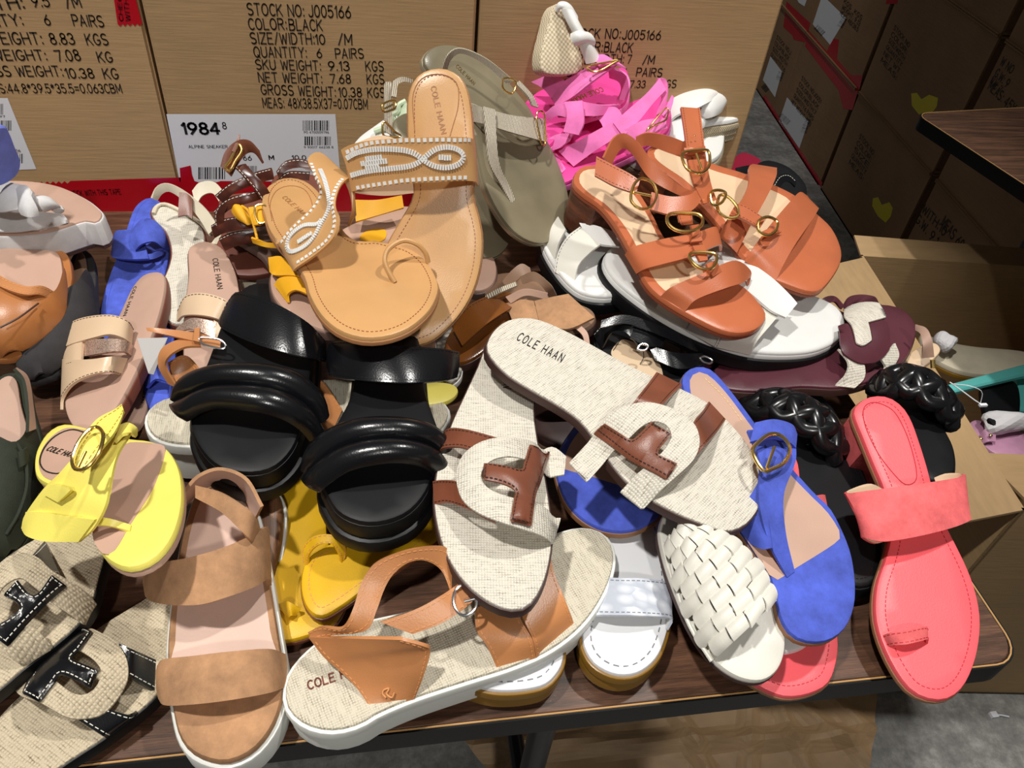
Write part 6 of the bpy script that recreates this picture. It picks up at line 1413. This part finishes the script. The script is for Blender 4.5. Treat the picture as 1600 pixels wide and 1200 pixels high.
s.strap([(336, 372, 18), (350, 366, 26), (370, 385, 22), (385, 420, 8)], [(330, 380, 14), (344, 384, 20), (358, 400, 16), (370, 425, 4)], CREAM, 2.4, 'side_strap', LINEN)
s.strap([(374, 425, 14), (386, 412, 20), (402, 420, 18)], [(376, 452, 8), (388, 448, 12), (400, 450, 10)], CREAM, 2.4, 'side_strap', LINEN)

# brown gladiator sandals
s = Shoe('gladiator_sandal', 'brown crocodile gladiator sandal with white stitching in front of the 1984 label', (385, 300, .10), (400, 430, .07), group='brown crocodile gladiator sandals', base=.012)
s.generic(.08, .06).sole(None, NUDE_S, (8, 8), 'footbed', edge=2)
s.strap([(344, 260, 88), (352, 236, 98), (370, 220, 104), (390, 220, 104), (406, 236, 96)], [(362, 276, 80), (374, 254, 88), (386, 240, 92), (398, 240, 92), (410, 256, 84)], BROWN, 2.4, 'ankle_cuff', NUDE, n=24, puff=1)
s.buckle([(352, 262, 92), (360, 250, 95), (368, 234, 99), (374, 226, 101), (378, 236, 99), (368, 252, 94), (360, 266, 90)], GOLD, 1.4)
s.strap([(372, 210, 106), (370, 218, 104), (362, 236, 100)], [(375, 210, 106), (374, 218, 104), (367, 238, 99)], BROWN, 1.5, 'strap_tail')
for A, B in (([(336, 305, 66), (360, 286, 78), (395, 270, 84), (424, 262, 78)], [(350, 318, 62), (366, 302, 72), (398, 288, 76), (428, 280, 72)]),
             ([(334, 330, 52), (356, 310, 66), (392, 300, 72), (430, 290, 66)], [(340, 344, 48), (362, 326, 60), (394, 316, 66), (430, 304, 62)]),
             ([(366, 262, 86), (380, 276, 84), (400, 300, 76), (418, 330, 60)], [(384, 256, 88), (398, 272, 86), (416, 292, 78), (432, 322, 62)]),
             ([(330, 352, 40), (350, 342, 50), (385, 336, 56), (420, 330, 50)], [(336, 372, 32), (352, 364, 42), (386, 358, 48), (422, 352, 42)]),
             ([(342, 372, 34), (365, 362, 42), (400, 358, 44)], [(352, 392, 26), (372, 384, 32), (404, 378, 34)]),
             ([(344, 318, 62), (336, 335, 52), (338, 360, 38)], [(356, 322, 62), (350, 338, 54), (352, 362, 40)])):
    s.strap(A, B, CROC, 2.6, 'gladiator_strap', NUDE, stitch=WTHREAD, rows=1, inset=1.6, puff=1.2)
s = Shoe('gladiator_sandal', 'brown crocodile gladiator sandal, strap edges showing between its pair and the camel sandal', (470, 270, .11), (440, 400, .08), group='brown crocodile gladiator sandals', base=.012)
s.generic(.078, .06).sole(None, NUDE_S, (8, 8), 'footbed', edge=2)
for A, B in (([(432, 268, 60), (445, 252, 66), (470, 248, 68), (490, 256, 64)], [(436, 280, 54), (448, 266, 60), (470, 262, 62), (488, 270, 58)]), ([(432, 282, 52), (450, 268, 58), (484, 268, 58)], [(436, 292, 46), (452, 280, 52), (482, 282, 52)])):
    s.strap(A, B, CROC, 2.4, 'gladiator_strap', NUDE, stitch=WTHREAD, rows=1, inset=1.6)

# grey suede wedge mule with knotted bow
s = Shoe('bow_mule', 'light grey suede wedge mule with knotted bow at the left edge', (157, 336, .10), (-80, 318, .085), base=.03)
s.sole([(159, 335), (150, 346), (132, 344), (112, 350), (70, 362), (0, 366), (-60, 358), (-90, 330), (-70, 300), (-20, 284), (40, 282), (90, 290), (130, 308), (152, 324)], NUDE_F, (4, 4), 'footbed', edge=2)
s.sole(None, GREY_S, (26, 24), 'wedge', edge=3, off=2, top=-1.5)
s.sole(None, BROWN_D, (4, 4), 'outsole', edge=1, off=1, top=-27)
s.arch(26)
s.strap([(105, 348, 2), (100, 336, 8), (60, 330), (0, 312), (-40, 300)], [(70, 362, -4), (56, 360, 2), (20, 362, 4), (-40, 358, 4), (-80, 340)], GREY_S, 3, 'upper')
s.strap([(-30, 296, 30), (0, 285, 40), (30, 290, 42), (48, 305, 34)], [(-30, 330, 24), (0, 334, 32), (26, 330, 34), (44, 326, 30)], GREY_S, 3, 'bow_loop', puff=10)
s.strap([(42, 312, 30), (60, 306, 36), (78, 308, 34), (84, 318, 26)], [(44, 330, 24), (60, 332, 26), (74, 330, 24), (84, 322, 22)], GREY_S, 3, 'bow_loop', puff=8)
s.strap([(30, 290, 48), (42, 290, 50), (52, 300, 46)], [(34, 336, 30), (46, 340, 30), (60, 338, 28)], GREY_S, 3, 'bow_knot', puff=5)
# blue and white shoe above it
s = Shoe('bow_mule', 'blue sandal with white lining standing at the upper left edge in front of the label', (5, 195, .20), (20, 300, .13), base=.012)
s.sole([(-30, 200), (-5, 192), (4, 205), (12, 225), (20, 245), (18, 262), (8, 275), (-10, 285), (-40, 290), (-50, 240)], mat('periwinkle_suede', (118, 132, 222), .85, 'suede', amt=.1), (8, 8), 'footbed', edge=3)
s.strap([(18, 232, 12), (26, 238, 14), (30, 255, 8)], [(8, 262, 8), (10, 270, 8), (22, 268, 6)], WHITE, 2.2, 'strap')

# loafers at the left edge
def loafer(label, heel, toe, out, m, vamp, hm, extra=None, group=None, lining=NUDE):
    s = Shoe('loafer', label, heel, toe, cat='shoe', group=group, base=.02)
    s.out = s.loop(out); s.sole(None, lining, (4, 4), 'insole', edge=1, off=-6); s.sole(None, m, (10, 8), 'outsole', edge=2, off=1, top=-4)
    s.dome(hm, .042)
    s.panel(vamp, m, 'vamp', arch=True, t=2.4, edge=.5, sp=.006, ns=100)
    return s
s = loafer('tan leather loafer at the left edge below the grey bow mule', (70, 395, .078), (20, 552, .052),
    [(106, 452), (98, 490), (76, 522), (42, 545), (0, 556), (-40, 545), (-66, 505), (-66, 450), (-40, 400), (0, 382), (60, 382), (98, 390), (108, 420)], mat('cognac_leather', (172, 110, 60), .36, 'leather', amt=.08),
    [(100, 418), (106, 452), (98, 490), (76, 522), (42, 545), (0, 556), (-40, 545), (-66, 505), (-66, 450), (-50, 425), (-20, 435), (0, 444), (30, 455), (60, 460), (82, 456), (93, 440)], 32)
s.strap([(-20, 418, 34), (10, 436, 36), (40, 447, 34), (68, 447, 26), (94, 462, 6)], [(-20, 436, 34), (6, 450, 36), (38, 460, 34), (66, 461, 24), (88, 478, 4)], TAN, 2.6, 'saddle_strap', NUDE, stitch=TANTHREAD)
s.tube([(0, 512, 33), (30, 496, 33), (60, 474, 26)], .8, BROWN_D, 'apron_seam')
s = loafer('charcoal suede loafer lying under the tan loafer', (128, 392, .05), (55, 590, .03),
    [(128, 385), (143, 400), (147, 450), (146, 500), (125, 548), (92, 575), (55, 590), (30, 585), (25, 560), (50, 530), (80, 480), (100, 430), (112, 395)], DKGREY,
    [(120, 440), (135, 420), (146, 440), (147, 470), (146, 500), (125, 548), (92, 575), (55, 590), (30, 585), (25, 560), (50, 530), (80, 480), (105, 450)], 26, lining=TAUPE)
s = loafer('dark green suede moccasin at the left edge behind the lemon sandal', (18, 590, .075), (10, 868, .045),
    [(22, 578), (38, 590), (46, 630), (58, 672), (66, 710), (64, 760), (54, 800), (38, 840), (10, 868), (-30, 860), (-60, 800), (-60, 720), (-40, 650), (-20, 600), (0, 582)], GREEN,
    [(46, 650), (58, 676), (66, 710), (64, 760), (54, 800), (38, 840), (10, 868), (-30, 860), (-60, 800), (-60, 720), (-45, 670), (-20, 672), (0, 682), (22, 690), (38, 676)], 30, lining=NUDE_F)
s.strap([(24, 578, 2), (40, 592, 4), (48, 640, 4), (52, 672, 8)], [(20, 578, 14), (34, 596, 18), (40, 640, 18), (40, 676, 22)], GREEN, 2.4, 'side_wall', NUDE_F)
s.tube([(28, 694, 26), (40, 720, 22), (42, 760, 20), (30, 800, 18), (10, 835, 14)], 1.3, GREEN, 'moccasin_seam')
s.strap([(28, 706, 30), (38, 702, 28), (44, 698, 24)], [(32, 730, 26), (40, 726, 24), (46, 722, 20)], GREEN, 2, 'tab')

# odds showing in the gaps
s = Shoe('thong_sandal', 'black strap sandal with white edge stitching behind the rightmost rust sandal', (1215, 262, .06), (1250, 300, .05), base=.012)
s.sole([(1180, 262), (1200, 250), (1235, 262), (1260, 290), (1255, 315), (1225, 318), (1195, 300)], BLACK_M, (6, 6), 'footbed', edge=2)
s.strap([(1208, 288, 30), (1218, 274, 36), (1232, 272, 36), (1244, 282, 30)], [(1216, 300, 26), (1224, 286, 30), (1234, 284, 30), (1243, 292, 26)], BLACK, 2.4, 'strap', BLACK_M, stitch=WTHREAD, rows=1)
s.strap([(1150, 262, 18), (1175, 258, 22), (1210, 262, 24)], [(1152, 275, 12), (1178, 270, 16), (1208, 276, 18)], BLACK, 2.4, 'strap')
s = Shoe('slide_sandal', 'crimson sandal edge peeking beside the jute wedge soles', (1190, 250, .05), (1120, 300, .05), base=.012)
s.sole([(1158, 238), (1172, 240), (1190, 252), (1170, 280), (1130, 300), (1110, 290), (1130, 260)], mat('crimson_leather', (170, 22, 60), .4), (8, 8), 'footbed', edge=2)
s = Shoe('slide_sandal', 'white leather sandal tip between the blue thong and the coral toe', (1250, 900, .03), (1240, 1018, .03), base=.01)
s.sole([(1225, 900), (1255, 905), (1268, 950), (1268, 990), (1262, 1006), (1240, 1016), (1222, 1014), (1212, 980), (1214, 930)], WHITE, (6, 6), 'footbed', edge=2)

# ---------------------------------------------------------------- things inside the open carton
TEAL = mat('turquoise_box', (96, 190, 184), 0.5)
TISSUE = mat('white_tissue', (224, 222, 224), 0.7)
MAUVE = mat('mauve_leather', (190, 140, 168), 0.4, 'leather')
def on(x, y, z): return at(x, y, z)
def wob(name, c, rx, ry, rz, m, label, cat, seed):
    rd = random.Random(seed); b = bmesh.new(); bmesh.ops.create_icosphere(b, subdivisions=3, radius=1)
    ph = [(rd.uniform(2, 5), rd.uniform(0, 6), rd.uniform(2, 5), rd.uniform(0, 6)) for _ in range(3)]
    for v in b.verts:
        k = 1 + .10 * sum(math.sin(a * v.co.x + b_) * math.sin(c_ * v.co.y + d_ + v.co.z) for a, b_, c_, d_ in ph)
        v.co = Vector((c[0] + v.co.x * rx * k, c[1] + v.co.y * ry * k, c[2] + v.co.z * rz * k))
    me = bpy.data.meshes.new(name); b.to_mesh(me); b.free(); me.materials.append(m)
    for p in me.polygons: p.use_smooth = False
    o = bpy.data.objects.new(name, me); COL.objects.link(o); return tag(o, label, cat)
wob('tissue_wad', on(1477, 534, -.30), .018, .02, .016, TISSUE, 'crumpled white tissue wad inside the open carton', 'tissue', 1)
wob('tissue_wad', on(1572, 660, -.32), .045, .02, .02, TISSUE, 'white tissue lining around a dark shoe in the open carton', 'tissue', 4)
def slab(name, px, z, t, m, label, cat, lid=None):
    lp = [np.array(at(x, y, z)[:2]) for x, y in px]
    o = rounded_slab(name, lp, TZ + z - t, TZ + z, m, None, .003); return tag(o, label, cat)
slab('shoe_box', [(1480, 600), (1600, 568), (1680, 570), (1680, 582), (1600, 586), (1490, 612)], -.30, .012, TEAL, 'turquoise shoe box edge below the pale canvas shoe inside the open carton', 'box')
slab('shoe_box', [(1585, 575), (1680, 570), (1680, 650), (1590, 640)], -.33, .05, TEAL, 'turquoise shoe box at the right edge inside the open carton', 'box')
s = Shoe('slide_sandal', 'pale canvas shoe lying deep in the open carton near the tissue wad', (1450, 530, -.33), (1590, 560, -.33), base=.02)
s.sole([(1440, 520), (1470, 530), (1520, 540), (1600, 548), (1640, 565), (1600, 580), (1540, 585), (1490, 575), (1450, 550)], CREAM, (12, 10), 'footbed', edge=4)
s.sole(None, GUM, (8, 8), 'outsole', edge=1.5, off=1.5, top=-11)
s = Shoe('slide_sandal', 'mauve sandal with gold studs at the bottom of the open carton', (1530, 660, -.34), (1600, 700, -.34), base=.02)
s.sole([(1515, 670), (1525, 655), (1560, 665), (1600, 675), (1620, 695), (1590, 715), (1550, 705)], MAUVE, (12, 10), 'footbed', edge=4)
s.strap([(1530, 680, 4), (1540, 670, 16), (1556, 672, 16)], [(1534, 694, 2), (1544, 690, 10), (1556, 690, 10)], MAUVE, 2.4, 'strap')
s.blob([(1533, 685, 14), (1548, 680, 18)], GOLD, 3.2, 'gold_stud')
s = Shoe('loafer', 'dark leather shoe wrapped in tissue inside the open carton', (1560, 590, -.32), (1560, 665, -.31), base=.02, cat='shoe')
s.sole([(1535, 600), (1560, 588), (1590, 600), (1595, 640), (1580, 662), (1555, 664), (1540, 645)], BLACK_M, (14, 12), 'footbed', edge=4)
